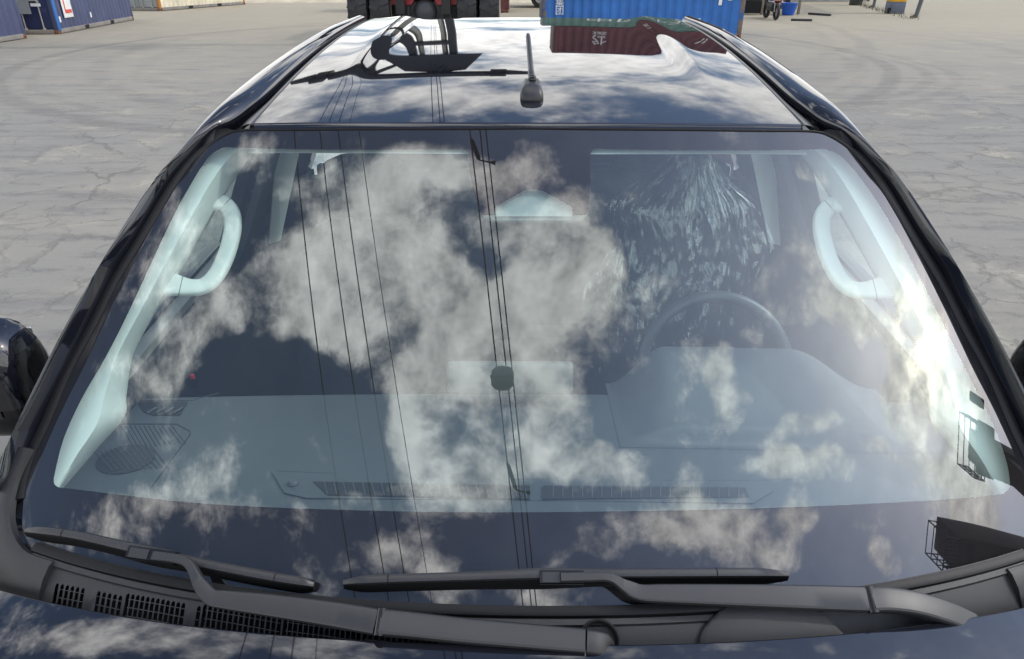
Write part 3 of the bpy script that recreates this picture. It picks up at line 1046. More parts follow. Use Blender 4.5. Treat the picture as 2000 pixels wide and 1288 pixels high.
for s in (1, -1):
    fz = [(y, hoodz(0.79, min(y, ye(0.79))) - 0.035) for y in (-0.28, 0.0, 0.3, 0.6)]
    body_panel('front_wing', [(-0.34, 0.55), (-0.36, 0.95)] + fz + [(0.80, 1.17), (0.98, 1.18), (0.98, 0.48), (0.80, 0.48)] + list(arch(0.30, 0.46, 8, 172)) + [(-0.30, 0.5)], s, 0.80, 0.97)
    d1 = body_panel('front_door', [(0.985, 0.48), (0.985, 1.20), (1.16, 1.262), (2.045, 1.295), (2.045, 0.48)], s)
    d2 = body_panel('rear_door', [(2.055, 0.48), (2.055, 1.295), (2.86, 1.30), (2.86, 0.80), (2.70, 0.48)], s)
    for d, y in ((d1, 1.90), (d2, 2.70)):
        MB().rbox((s * 0.985, y, 1.06), (0.03, 0.18, 0.03), 0.012).build('door_handle', M_CHROME, d)
    body_panel('cargo_bed_side', [(2.88, 0.60), (2.88, 1.25), (4.55, 1.25), (4.58, 0.60), (4.40, 0.55)] + list(arch(3.65, 0.46, 10, 170)) + [(2.95, 0.52)], s, 0.80, 0.965)
    # side glass and frames
    pw = [Vector((s * 0.925, 1.14, 1.272)), Vector((s * 0.925, 2.02, 1.302)), Vector((s * 0.715, 2.02, 1.745)), Vector((s * 0.735, 1.585, 1.715))]
    mk('front_door_window', pw, [(0, 1, 2, 3)], M_SIDEGLASS, TRUCK, smooth=False)
    pr = [Vector((s * 0.925, 2.14, 1.302)), Vector((s * 0.915, 2.80, 1.305)), Vector((s * 0.690, 2.76, 1.745)), Vector((s * 0.71, 2.14, 1.75))]
    mk('rear_door_window', pr, [(0, 1, 2, 3)], M_DARKGLASS, TRUCK, smooth=False)
    MB().prism([(2.0, 0), (2.16, 0), (2.16, 1), (2.0, 1)], (s * 0.90, 0, 1.285), (0, 1, 0), (s * -0.205, 0, 0.46), (s * 0.03, 0, 0.012)).build('door_pillar', M_GLOSSBLACK, TRUCK)
    MB().prism([(2.78, 0), (2.88, 0), (2.88, 1), (2.76, 1)], (s * 0.88, 0, 1.28), (0, 1, 0), (s * -0.215, 0, 0.46), (s * 0.05, 0, 0.012)).build('cab_rear_pillar', M_PAINT, TRUCK)
    MB().sweep([Vector((s * 0.935, 0.99, 1.235)), Vector((s * 0.935, 1.16, 1.268)), Vector((s * 0.935, 2.05, 1.302)), Vector((s * 0.925, 2.84, 1.306))], [Vector((0, 0, 1))] * 4, [(-0.02, -0.012), (-0.018, 0.010), (0.018, 0.010), (0.02, -0.012)]).build('window_sill_strip', M_GLOSSBLACK, TRUCK)
    # door mirrors
    def sup(cx, cy, cz, rx, ry, rz, e=0.62, nu=36, nv=24, cut=None, grow=0.0):
        f = lambda c: math.copysign(abs(c) ** e, c)
        vs, fs = [], []
        for j in range(nv + 1):
            v = -math.pi / 2 + math.pi * j / nv
            for i in range(nu):
                u = 2 * math.pi * i / nu
                k = 1 - 0.16 * math.sin(v)
                vs.append(Vector((cx + s * (rx + grow) * f(math.cos(v)) * f(math.cos(u)) * k, cy + (ry + grow) * f(math.cos(v)) * f(math.sin(u)), cz + (rz + grow) * f(math.sin(v)))))
        for j in range(nv):
            for i in range(nu):
                q = (j * nu + i, j * nu + (i + 1) % nu, (j + 1) * nu + (i + 1) % nu, (j + 1) * nu + i)
                c = sum((vs[a] for a in q), Vector()) / 4
                if cut is None or cut(c):
                    fs.append(q)
        return vs, fs
    mx_ = s * 1.095
    a, b = sup(mx_, 1.20, 1.335, 0.122, 0.072, 0.125)
    mir = mk('door_mirror', a, b, M_GLOSSBLACK, TRUCK)
    a, b = sup(mx_, 1.20, 1.335, 0.122, 0.072, 0.125, cut=lambda c: c.y < 1.235 and abs(c.x) > 0.985 and c.z > 1.30 - 0.3 * (abs(c.x) - 1.0), grow=0.003)
    mk('mirror_cap', a, b, M_PAINT, mir)
    MB().rbox((s * 0.945, 1.18, 1.262), (0.16, 0.07, 0.05), 0.02).build('mirror_stalk', M_PLASTIC, mir)
    MB().rbox((mx_, 1.271, 1.335), (0.15, 0.006, 0.15), 0.003).build('mirror_glass', M_CHROME, mir)
    # wheels
    for cy in (0.30, 3.65):
        o = (s * 0.86, cy, 0.385 - 0.0157 * cy)
        w = MB().lathe([(0.24, -0.12), (0.34, -0.125), (0.375, -0.10), (0.385, -0.06), (0.385, 0.06), (0.375, 0.10), (0.34, 0.125), (0.24, 0.12)], o, (s, 0, 0), 40, closed=True).build('wheel', M_TYRE, TRUCK, 60)
        rm = MB().lathe([(0.245, 0.10), (0.235, 0.118), (0.22, 0.105), (0.07, 0.085), (0.0001, 0.09)], o, (s, 0, 0), 32)
        rm.build('rim', M_ALLOY, w)
    MB().rbox((s * 0.68, -0.33, 0.99), (0.36, 0.10, 0.15), 0.04).build('headlamp', M_LAMP, TRUCK)
    MB().rbox((s * 0.86, 4.58, 1.0), (0.14, 0.05, 0.32), 0.02).build('tail_lamp', pm('red_lens', (0.35, 0.01, 0.01), 0.1), TRUCK)
MB().rbox((0, -0.36, 0.98), (1.0, 0.07, 0.30), 0.03).build('grille', M_PLASTIC, TRUCK)
for k in range(4):
    MB().rbox((0, -0.40, 0.88 + 0.065 * k), (0.94, 0.02, 0.022), 0.008).build('grille_bar', M_GLOSSBLACK, TRUCK)
MB().rbox((0, -0.40, 0.62), (1.80, 0.22, 0.34), 0.08).build('front_bumper', M_PAINT, TRUCK)
MB().rbox((0, 4.62, 0.62), (1.75, 0.14, 0.20), 0.04).build('rear_bumper', M_PLASTIC, TRUCK)
MB().rbox((0, 4.56, 1.0), (1.5, 0.05, 0.50), 0.02).build('tailgate', M_PAINT, TRUCK)
MB().box((0, 3.72, 0.72), (1.6, 1.66, 0.06)).build('cargo_bed_floor', M_PLASTIC, TRUCK)
MB().box((0, 1.95, 0.42), (1.6, 4.9, 0.14)).build('chassis', M_VOID, TRUCK)
MB().rbox((0, 2.90, 0.95), (1.72, 0.05, 0.72), 0.02).build('cab_back_panel', M_PAINT, TRUCK)
mk('rear_window', [Vector((-0.74, 2.88, 1.30)), Vector((0.74, 2.88, 1.30)), Vector((0.60, 2.86, 1.74)), Vector((-0.60, 2.86, 1.74))], [(0, 1, 2, 3)], M_DARKGLASS, TRUCK, smooth=False)
MB().rbox((0, 2.875, 1.785), (1.22, 0.05, 0.10), 0.02).build('rear_roof_header', M_PAINT, TRUCK)

# ------------------------------------------------------------------ cabin interior
M_TRIM = pm('pale_grey_cabin_trim', (0.66, 0.665, 0.64), 0.6, var=0.04, scale=5)
M_DASH = pm('slate_grey_dashboard', (0.070, 0.076, 0.086), 0.55, var=0.10, scale=4, bump=0.35, bscale=500)
M_DASHD = pm('dark_dashboard_grille', (0.016, 0.017, 0.019), 0.5)
M_DARKTRIM = pm('black_cabin_trim', (0.014, 0.015, 0.017), 0.65, var=0.15)
M_FABRIC = pm('black_seat_fabric', (0.016, 0.018, 0.022), 0.85, var=0.25, scale=18, bump=0.4, bscale=400)


def dashz(x, y):
    return 1.252 - 0.075 * (y - 0.88) - 0.018 * x * x


def humpz(x, y):
    ax = sst(0.19, 0.31, x) * (1 - sst(0.585, 0.80, x))
    return dashz(x, y) + 0.100 * ax * (0.25 * sst(1.120, 1.150, y) + 0.75 * sst(1.12, 1.36, y))


def hitd(px, py, f=dashz):
    d = ray(px, py)
    s = 0.9
    for _ in range(900):
        p = CAM + d * s
        if p.z < f(p.x, p.y):
            break
        s += 0.001
    return CAM + d * s


# dashboard top with its rolled rear edge
NX, NY = 120, 70
vs, fs = [], []
for j in range(NY + 1):
    for i in range(NX + 1):
        x = -0.93 + 1.86 * i / NX
        y0 = wy(x, 1.25) + 0.02
        y1 = 1.315 - 0.01 * x * x
        y = y0 + (y1 - y0) * j / NY
        vs.append(Vector((x, y, dashz(x, y))))
for dy, dz in ((0.006, -0.001), (0.011, -0.006), (0.010, -0.03), (-0.03, -0.20), (-0.08, -0.45)):
    for i in range(NX + 1):
        x = -0.93 + 1.86 * i / NX
        y1 = 1.315 - 0.01 * x * x
        vs.append(Vector((x, y1 + dy, dashz(x, y1) + dz)))
for j in range(NY + 5):
    for i in range(NX):
        a = j * (NX + 1) + i
        fs.append((a, a + 1, a + NX + 2, a + NX + 1))
dash = mk('dashboard', vs, fs, M_DASH, TRUCK)
# instrument hood in front of the wheel
vs, fs = [], []
for j in range(41):
    for i in range(61):
        x = 0.185 + 0.62 * i / 60
        y = 1.11 + 0.26 * j / 40
        vs.append(Vector((x, y, humpz(x, y) + 0.0015)))
for i in range(61):
    x = 0.185 + 0.62 * i / 60
    vs.append(Vector((x, 1.376, humpz(x, 1.37) - 0.006)))
for i in range(61):
    x = 0.185 + 0.62 * i / 60
    vs.append(Vector((x, 1.35, dashz(x, 1.35) - 0.06)))
for j in range(42):
    for i in range(60):
        a = j * 61 + i
        fs.append((a, a + 1, a + 62, a + 61))
mk('instrument_hood', vs, fs, M_DASH, dash)


def dline(name, pts, r, mat, par=dash, lift=0.0, f=dashz, n=5):
    P = cr([hitd(a, b, f) + Vector((0, 0, lift)) for a, b in pts], n) if n > 1 else [hitd(a, b, f) + Vector((0, 0, lift)) for a, b in pts]
    return MB().tube(P, r, 6).build(name, mat, par)


def dplate(name, pts, mat, h0, h1, par=dash):
    P = [hitd(a, b) for a, b in pts]
    n = len(P)
    vs = [p + Vector((0, 0, h0)) for p in P] + [p + Vector((0, 0, h1)) for p in P]
    fs = [tuple(range(n, 2 * n)), tuple(reversed(range(n)))] + [(i, (i + 1) % n, n + (i + 1) % n, n + i) for i in range(n)]
    return MB().add(vs, fs).build(name, mat, par)


# defroster outlet: raised frame, dark slot, louvre ribs, light sensor
dfr = dplate('defroster_surround', [(532, 926), (1480, 946), (1510, 962), (1470, 986), (600, 976), (556, 966)], M_DASH, -0.002, 0.004)
dplate('defroster_slot', [(612, 945), (1035, 953), (1035, 979), (640, 971)], M_DASHD, 0.002, 0.0052, dfr)
dplate('defroster_slot', [(1060, 953), (1455, 957), (1462, 975), (1060, 979)], M_DASHD, 0.002, 0.0052, dfr)
for k in range(22):
    x = 640 + 18.5 * k
    a, b = hitd(x - 6, 946 + 0.018 * (x - 612)), hitd(x, 971 + 0.018 * (x - 640))
    MB().tube([a + Vector((0, 0, 0.006)), b + Vector((0, 0, 0.006))], 0.0010, 6).build('louvre_rib', M_DASH, dfr)
for k in range(20):
    x = 1080 + 19 * k
    a, b = hitd(x, 954), hitd(x, 977)
    MB().tube([a + Vector((0, 0, 0.006)), b + Vector((0, 0, 0.006))], 0.0010, 6).build('louvre_rib', M_DASH, dfr)
p = hitd(573, 949)
MB().lathe([(0.0001, 0.009), (0.006, 0.008), (0.0095, 0.004), (0.010, -0.002)], p + Vector((0, 0, 0.004)), (0, 0, 1), 20).build('light_sensor', M_DASH, dfr)
dline('dash_seam', [(540, 920), (800, 932), (1100, 938), (1500, 938), (1600, 930)], 0.0016, M_DASH, lift=0.0)
# passenger side: vent, ribbed speaker field, round speaker, seams
vent = dplate('side_vent', [(268, 786), (366, 786), (352, 812), (300, 813), (280, 806)], M_DASHD, -0.001, 0.0025)
for k in range(4):
    a, b = hitd(288 + 17 * k, 810), hitd(306 + 17 * k, 799)
    MB().tube([a + Vector((0, 0, 0.004)), b + Vector((0, 0, 0.004))], 0.0022, 6).build('vent_vane', M_DASH, vent)
dline('dash_seam', [(244, 783), (376, 783), (400, 775), (428, 768)], 0.0014, M_DASHD, n=1)
dline('dash_seam', [(232, 829), (345, 829), (371, 843), (371, 850), (345, 885), (296, 952)], 0.0016, M_DASHD, n=1)
spk = None
c0 = hitd(245, 899)
rib = MB()
for k in range(12):
    x0 = 236 + 9 * k
    a = hitd(min(x0, 352), 832)
    b = hitd(min(x0, 352) + 24 + (4 if k > 9 else 0), 868 if k > 6 else 872)
    rib.tube([a + Vector((0, 0, 0.0006)), b + Vector((0, 0, 0.0006))], 0.0009, 5)
ribs = rib.build('speaker_field_ribs', M_DASHD, dash)
ribs['kind'] = 'stuff'
ell = []
for k in range(28):
    g = 2 * math.pi * k / 28
    ell.append((245 + 58 * math.cos(g), 899 + 27 * math.sin(g) - 10 * math.cos(g)))
spk = dplate('speaker_grille', ell, M_DASHD, -0.001, 0.0022)
for k in range(11):
    x0 = 192 + 11 * k
    a, b = hitd(x0 - 8, 868 + 1.2 * (11 - k)), hitd(x0 + 28, 915 + 0.5 * (11 - k))
    MB().tube([a + Vector((0, 0, 0.0028)), b + Vector((0, 0, 0.0028))], 0.0009, 5).build('grille_bar', M_DASH, spk)
for k in range(6):
    a, b = hitd(192 + 4 * k, 893 + 7 * k), hitd(288 + 4 * k, 876 + 7 * k)
    MB().tube([a + Vector((0, 0, 0.0024)), b + Vector((0, 0, 0.0024))], 0.0005, 5).build('grille_wire', M_DASH, spk)

# infotainment screen seen from behind
a, b = at_y(872, 706, 1.285), at_y(1118, 770, 1.270)
sc_ = MB().rbox(((a.x + b.x) / 2, 1.278, (a.z + b.z) / 2), (b.x - a.x, 0.022, (a.z - b.z) * 1.02), 0.010, Matrix.Rotation(R(-12), 3, 'X'), 3).build('centre_display', pm('display_back', (0.085, 0.09, 0.095), 0.5), dash)

M_DASHL = pm('dull_grey_lip', (0.13, 0.135, 0.135), 0.6)
M_COVER = pm('grey_sensor_cover', (0.30, 0.31, 0.305), 0.5)
# sensor housing behind the glass below the black border
for nm, pts, h in (('sensor_cover', [(966, 423), (966, 403), (1024, 369), (1059, 369), (1118, 404), (1118, 423)], -0.012), ('sensor_cover_lip', [(940, 418), (1147, 418), (1138, 428), (1118, 431), (970, 431), (950, 428)], -0.014)):
    P = [hitw(a, b, h) for a, b in pts]
    Q = [q - wn(q.x, q.z) * 0.006 for q in P]
    n = len(P)
    MB().add(P + Q, [tuple(range(n)), tuple(reversed(range(n, 2 * n)))] + [(i, n + i, n + (i + 1) % n, (i + 1) % n) for i in range(n)]).build(nm, M_COVER if nm == 'sensor_cover' else M_DASHL, TRUCK)

# pillar trims with their grab handles
outer_px = [(96, 968), (93, 915), (108, 855), (140, 778), (184, 700), (229, 612), (308, 440), (348, 365), (385, 302), (422, 272), (475, 262)]
inner_px = [(118, 962), (178, 884), (238, 814), (243, 770), (257, 690), (298, 612), (345, 538), (400, 440), (440, 372), (470, 325), (497, 288)]
rows_f = [(0.0, -0.016), (0.25, -0.022), (0.50, -0.026), (0.62, -0.030), (0.72, -0.042), (0.86, -0.064), (1.0, -0.085)]
oc = cr([(a, b, 0) for a, b in outer_px], 5)
ic = cr([(a, b, 0) for a, b in inner_px], 5)
vs, fs = [], []
for o_, i_ in zip(oc, ic):
    for f, h in rows_f:
        q = o_.lerp(i_, f)
        vs.append(hitw(q.x, q.y, h))
    q = i_
    vs.append(hitw(q.x + 4, q.y + 2, -0.14))
m = len(rows_f) + 1
for k in range(len(oc) - 1):
    for j in range(m - 1):
        a = k * m + j
        fs.append((a, a + 1, a + m + 1, a + m))
hp = cr([hitw(a, b, h) for a, b, h in ((400, 398, -0.085), (420, 394, -0.085), (438, 400, -0.10), (452, 418, -0.115), (454, 450, -0.12), (443, 495, -0.12), (424, 535, -0.12), (400, 558, -0.118), (372, 562, -0.105), (335, 556, -0.085), (308, 552, -0.085))], 6)
for s in (-1, 1):
    V = vs if s < 0 else mirror(vs)
    F = fs if s < 0 else [tuple(reversed(f)) for f in fs]
    tr_ = smooth_by_angle(mk('pillar_trim', V, F, M_TRIM, TRUCK), 60)
    H = hp if s < 0 else mirror(hp)
    L = len(H)
    sc2 = [(1.0 + 0.45 * (1 - sst(0.0, 0.22, i / (L - 1))) + 0.65 * sst(0.78, 1.0, i / (L - 1)), 1.0) for i in range(L)]
    fsq = lambda c: math.copysign(abs(c) ** 0.62, c)
    prof = [(0.0190 * fsq(math.cos(2 * math.pi * k / 20)), 0.0105 * fsq(math.sin(2 * math.pi * k / 20))) for k in range(20)]
    gh = MB().sweep(H, [wn(p.x, p.z) for p in H], prof, scales=sc2).build('grab_handle', M_TRIM, tr_, 60)
    for k in (int(L * 0.20), int(L * 0.84)):
        MB().sweep([H[k], H[k] + (H[k + 1] - H[k]).normalized() * 0.0012], [wn(p.x, p.z) for p in H[k:k + 2]], [(a * 1.03, b * 1.03) for a, b in prof], scales=[sc2[k]] * 2).build('handle_seam', M_DASHD, tr_)
    # trims of the door pillars, lap belts, door linings
    q0, q1, q2, q3 = (Vector((s * abs(p.x), p.y, p.z)) for p in (at_y(540, 286, 2.10), at_y(587, 286, 2.08), at_y(548, 470, 2.08), at_y(525, 477, 2.10)))
    MB().add([q0, q1, q2, q3] + [q + Vector((s * 0.02, 0.05, 0)) for q in (q0, q1, q2, q3)], [(0, 1, 2, 3), (7, 6, 5, 4), (0, 4, 5, 1), (1, 5, 6, 2), (2, 6, 7, 3), (3, 7, 4, 0)]).build('door_pillar_trim', M_TRIM, TRUCK)
    MB().prism([(2.0, 0), (2.17, 0), (2.17, 1), (2.0, 1)], (s * 0.885, 0, 1.27), (0, 1, 0), (s * -0.215, 0, 0.47), (s * -0.025, 0, 0)).build('door_pillar_inner', M_DARKTRIM, TRUCK)
    MB().prism([(1.0, 0.50), (1.0, 1.21), (1.16, 1.255), (2.86, 1.295), (2.86, 0.50)], (s * 0.89, 0, 0), (0, 1, 0), (0, 0, 1), (s * -0.03, 0, 0)).build('door_lining', M_DARKTRIM, TRUCK)
    MB().sweep([Vector((s * 0.895, 1.05, 1.245)), Vector((s * 0.895, 1.16, 1.266)), Vector((s * 0.895, 2.0, 1.298))], [Vector((0, 0, 1))] * 3, [(-0.022, -0.012), (-0.018, 0.004), (0.018, 0.004), (0.022, -0.012)]).build('door_top_rail', pm('warm_grey_door_trim', (0.20, 0.185, 0.175), 0.6), TRUCK)
# headliner
hx = [-0.60 + 1.2 * k / 30 for k in range(31)]
vs, fs = [], []
for j in range(13):
    for x in hx:
        y0 = wy(x, 1.74) - 0.012
        y = y0 + (2.84 - y0) * j / 12
        vs.append(Vector((x, y, roofz(x * 0.97, max(y, 1.52)) - 0.038 - (0.014 if j == 0 else 0))))
for j in range(12):
    for i in range(30):
        a = j * 31 + i
        fs.append((a, a + 1, a + 32, a + 31))
hl = mk('headliner', vs, fs, M_TRIM, TRUCK)
MB().tube([hitw(x, 288 + 0.002 * (x - 1020), -0.022) for x in range(470, 1580, 40)], 0.007, 8).build('headliner_edge', M_COVER, hl)
MB().box((0, 1.95, 0.50), (1.74, 1.8, 0.03)).build('cabin_floor', M_DARKTRIM, TRUCK)
MB().box((0, 2.80, 0.95), (1.72, 0.05, 0.66)).build('cabin_back_lining', M_DARKTRIM, TRUCK)


# seats
def seat(cx, cy, label):
    st = None
    def loft(secs, name, par, mat=M_FABRIC, n=20, e=0.55):
        f = lambda c: math.copysign(abs(c) ** e, c)
        V, F = [], []
        for (c, w, d) in secs:
            for k in range(n):
                g = 2 * math.pi * k / n
                V.append(Vector(c) + Vector((w * f(math.cos(g)), d * f(math.sin(g)), 0)))
        for j in range(len(secs) - 1):
            for k in range(n):
                F.append((j * n + k, j * n + (k + 1) % n, (j + 1) * n + (k + 1) % n, (j + 1) * n + k))
        F.append(tuple(reversed(range(n))))
        F.append(tuple((len(secs) - 1) * n + k for k in range(n)))
        return MB().add(V, F).build(name, mat, par, 60)
    back = loft([((cx, cy - 0.16, 0.80), 0.20, 0.07), ((cx, cy - 0.12, 0.95), 0.235, 0.08), ((cx, cy - 0.07, 1.12), 0.235, 0.075), ((cx, cy - 0.02, 1.26), 0.215, 0.065), ((cx, cy + 0.01, 1.34), 0.17, 0.055), ((cx, cy + 0.02, 1.365), 0.10, 0.03)], 'seat_backrest', TRUCK)
    back['label'] = label
    loft([((cx, cy + 0.0, 1.385), 0.09, 0.035), ((cx, cy + 0.0, 1.41), 0.125, 0.05), ((cx, cy + 0.005, 1.48), 0.130, 0.055), ((cx, cy + 0.01, 1.54), 0.115, 0.045), ((cx, cy + 0.012, 1.56), 0.07, 0.02)], 'headrest', back)
    for q in (-0.05, 0.05):
        MB().tube([(cx + q, cy, 1.32), (cx + q, cy, 1.42)], 0.007, 10).build('headrest_post', M_CHROME, back)
    loft([((cx, cy - 0.42, 0.62), 0.23, 0.26), ((cx, cy - 0.42, 0.70), 0.25, 0.28), ((cx, cy - 0.43, 0.77), 0.23, 0.26), ((cx, cy - 0.44, 0.785), 0.18, 0.2)], 'seat_cushion', back)
    return back


seat(0.475, 2.05, 'driver seat under clear plastic wrap')
seat(-0.475, 2.05, 'dark passenger seat')
MB().rbox((0, 2.66, 1.05), (1.45, 0.16, 0.60), 0.06).build('rear_bench_backrest', M_FABRIC, TRUCK)
for x in (-0.45, 0, 0.45):
    MB().rbox((x, 2.68, 1.42), (0.24, 0.10, 0.15), 0.04).build('rear_headrest', M_FABRIC, TRUCK)
MB().rbox((0, 1.85, 0.70), (0.22, 0.75, 0.34), 0.04).build('centre_console', M_DARKTRIM, TRUCK)

# steering wheel
wc_ = Vector((0.50, 1.585, 1.125))
ax_ = Vector((0, 0.90, -0.43)).normalized()
up_ = Vector((1, 0, 0)).cross(ax_).normalized()
if up_.z < 0:
    up_ = -up_
ring = [wc_ + Vector((1, 0, 0)) * 0.19 * math.cos(2 * math.pi * k / 48) + up_ * 0.19 * math.sin(2 * math.pi * k / 48) for k in range(49)]
M_WHEEL = pm('grey_leather_wheel', (0.050, 0.053, 0.058), 0.4)
sw = MB().tube(ring, 0.0155, 12, caps=False).build('steering_wheel', M_WHEEL, TRUCK)
MB().rbox(wc_ + ax_ * -0.01, (0.13, 0.06, 0.12), 0.03, ax_.to_track_quat('Y', 'Z').to_matrix()).build('wheel_hub', M_DARKTRIM, sw)
for g in (0, 180, 270):
    e = wc_ + Vector((1, 0, 0)) * 0.185 * math.cos(R(g)) + up_ * 0.185 * math.sin(R(g))
    MB().tube([wc_, wc_.lerp(e, 0.5), e], [0.022, 0.018, 0.014], 10).build('wheel_spoke', M_DARKTRIM, sw)
MB().tube([wc_ - ax_ * 0.02, wc_ - ax_ * 0.30], 0.04, 14).build('steering_column', M_DARKTRIM, sw)
# chrome door pull with a red tag
p = at_y(374, 750, 1.42)
MB().prism([(-0.010, -0.014), (0.012, -0.014), (0.016, 0.016), (-0.016, 0.008)], p, (1, 0, 0), (0, 0, 1), (0, 0.01, 0)).build('belt_buckle', M_CHROME, TRUCK)
p = at_y(376, 737, 1.425)
MB().rbox(p, (0.009, 0.008, 0.016), 0.002).build('buckle_button', pm('red_button', (0.42, 0.02, 0.03), 0.4), TRUCK)

# crinkled clear wrap pulled over the driver's seat
M_WRAP = bpy.data.materials.new('clear_crinkled_film')
M_WRAP.use_nodes = True
t = NT(M_WRAP.node_tree)
tv = t.n('ShaderNodeTexCoord').outputs['Object']
gl = t.n('ShaderNodeBsdfAnisotropic', ins={'Color': (0.96, 0.99, 1, 1), 'Roughness': 0.13})
trn = t.n('ShaderNodeBsdfTransparent', ins={'Color': (0.93, 0.95, 0.96, 1)})
lw = t.n('ShaderNodeLayerWeight', ins={'Blend': 0.35})
mx = t.n('ShaderNodeMixShader', ins={0: t.m('MULTIPLY_ADD', lw.outputs['Facing'], 0.38, 0.07), 1: trn.outputs[0], 2: gl.outputs[0]})
t.n('ShaderNodeOutputMaterial', ins={'Surface': mx.outputs[0]})
wrap_o = Vector((0.475, 1.95, 0.80))
vs, fs = [], []
NU_, NV_ = 130, 120


def ridge(v):
    return 1.0 - 2.0 * abs(mnoise.noise(v))


for j in range(NV_ + 1):
    q = j / NV_
    z = 1.590 - 0.80 * q
    wdt = 0.075 + 0.150 * sst(0.0, 0.22, q) + 0.055 * sst(0.2, 0.6, q)
    for i in range(NU_ + 1):
        u = -1 + 2 * i / NU_
        x = 0.475 + u * wdt
        y = 1.985 - 0.10 * (1 - u * u) * (0.35 + 0.65 * sst(0, 0.3, q)) - 0.10 * sst(0.25, 0.9, q) + 0.04 * abs(u)
        # long pleats fanning down from the knot at the top, small cross creases everywhere
        fold = 1.5 * ridge(Vector((u * 4.0 + 0.8 * mnoise.noise(Vector((q * 4, u * 2, 0))), q * 1.3, 3.1))) * 0.010
        fold += ridge(Vector((u * 13.0 + 1.2 * mnoise.noise(Vector((q * 6, u * 3, 4))), q * 3.5 + 0.6 * u, 7.7))) * 0.0060
        fold += ridge(Vector((u * 10.0 + q * 9, q * 12.0 - u * 5, 1.3))) * 0.0050 * (0.4 + 0.6 * sst(0.15, 0.6, q))
        fold += mnoise.noise(Vector((u * 32, q * 26, 2.2))) * 0.0026
        x += mnoise.noise(Vector((q * 7, u * 2, 5.5))) * 0.045 * abs(u) ** 2
        vs.append(Vector((x, y - fold, z + mnoise.noise(Vector((u * 5, q * 5, 9.9))) * 0.020)))
for j in range(NV_):
    for i in range(NU_):
        a = j * (NU_ + 1) + i
        fs.append((a, a + 1, a + NU_ + 2, a + NU_ + 1))
wrap = tag(mk('seat_wrap', vs, fs, M_WRAP, smooth=False, loc=wrap_o), 'clear crinkled plastic wrap pulled over the driver seat behind the windscreen', 'plastic wrap')

TM = Matrix.Translation(CAM) @ Matrix.Rotation(RAKE, 4, 'X') @ Matrix.Translation(-CAM)
TRUCK.matrix_world = TM @ Matrix.Translation((0, 1.6, 0))
wrap.matrix_world = TM @ Matrix.Translation(wrap_o)

# ------------------------------------------------------------------ the container yard
M_RUST = pm('rusty_steel', (0.19, 0.085, 0.042), 0.8, var=0.4, scale=5)
M_GALV = pm('galvanised_rod', (0.42, 0.40, 0.36), 0.55, 0.3, var=0.2)
M_WHITE = pm('white_marking_paint', (0.72, 0.72, 0.70), 0.6, var=0.1, scale=9)
M_BLACKM = pm('black_fork_pocket', (0.006, 0.006, 0.006), 0.9)


def cpaint(name, col, rust=(0.16, 0.075, 0.04), lo=0.62, hi=0.78):
    return pm(name, col, 0.55, var=0.22, scale=1.6, dirt=rust, dscale=2.6, dlo=lo, dhi=hi, bump=0.2, bscale=30)


def text_mesh(body, size, vertical=False):
    cu = bpy.data.curves.new('lettering', 'FONT')
    cu.body = body
    cu.size = size
    cu.extrude = 0.002
    cu.resolution_u = 3
    if vertical:
        cu.space_line = 0.86
    ob = bpy.data.objects.new('lettering', cu)
    COL.objects.link(ob)
    dg = bpy.context.evaluated_depsgraph_get()
    me = bpy.data.meshes.new_from_object(ob.evaluated_get(dg))
    bpy.data.objects.remove(ob)
    return me


def lettering(body, size, parent, loc, rot, mat, vertical=False, name='lettering'):
    me = text_mesh(body, size, vertical)
    me.materials.clear()
    me.materials.append(mat)
    o = bpy.data.objects.new(name, me)
    COL.objects.link(o)
    o.parent = parent
    o.location = loc
    o.rotation_euler = rot
    return o


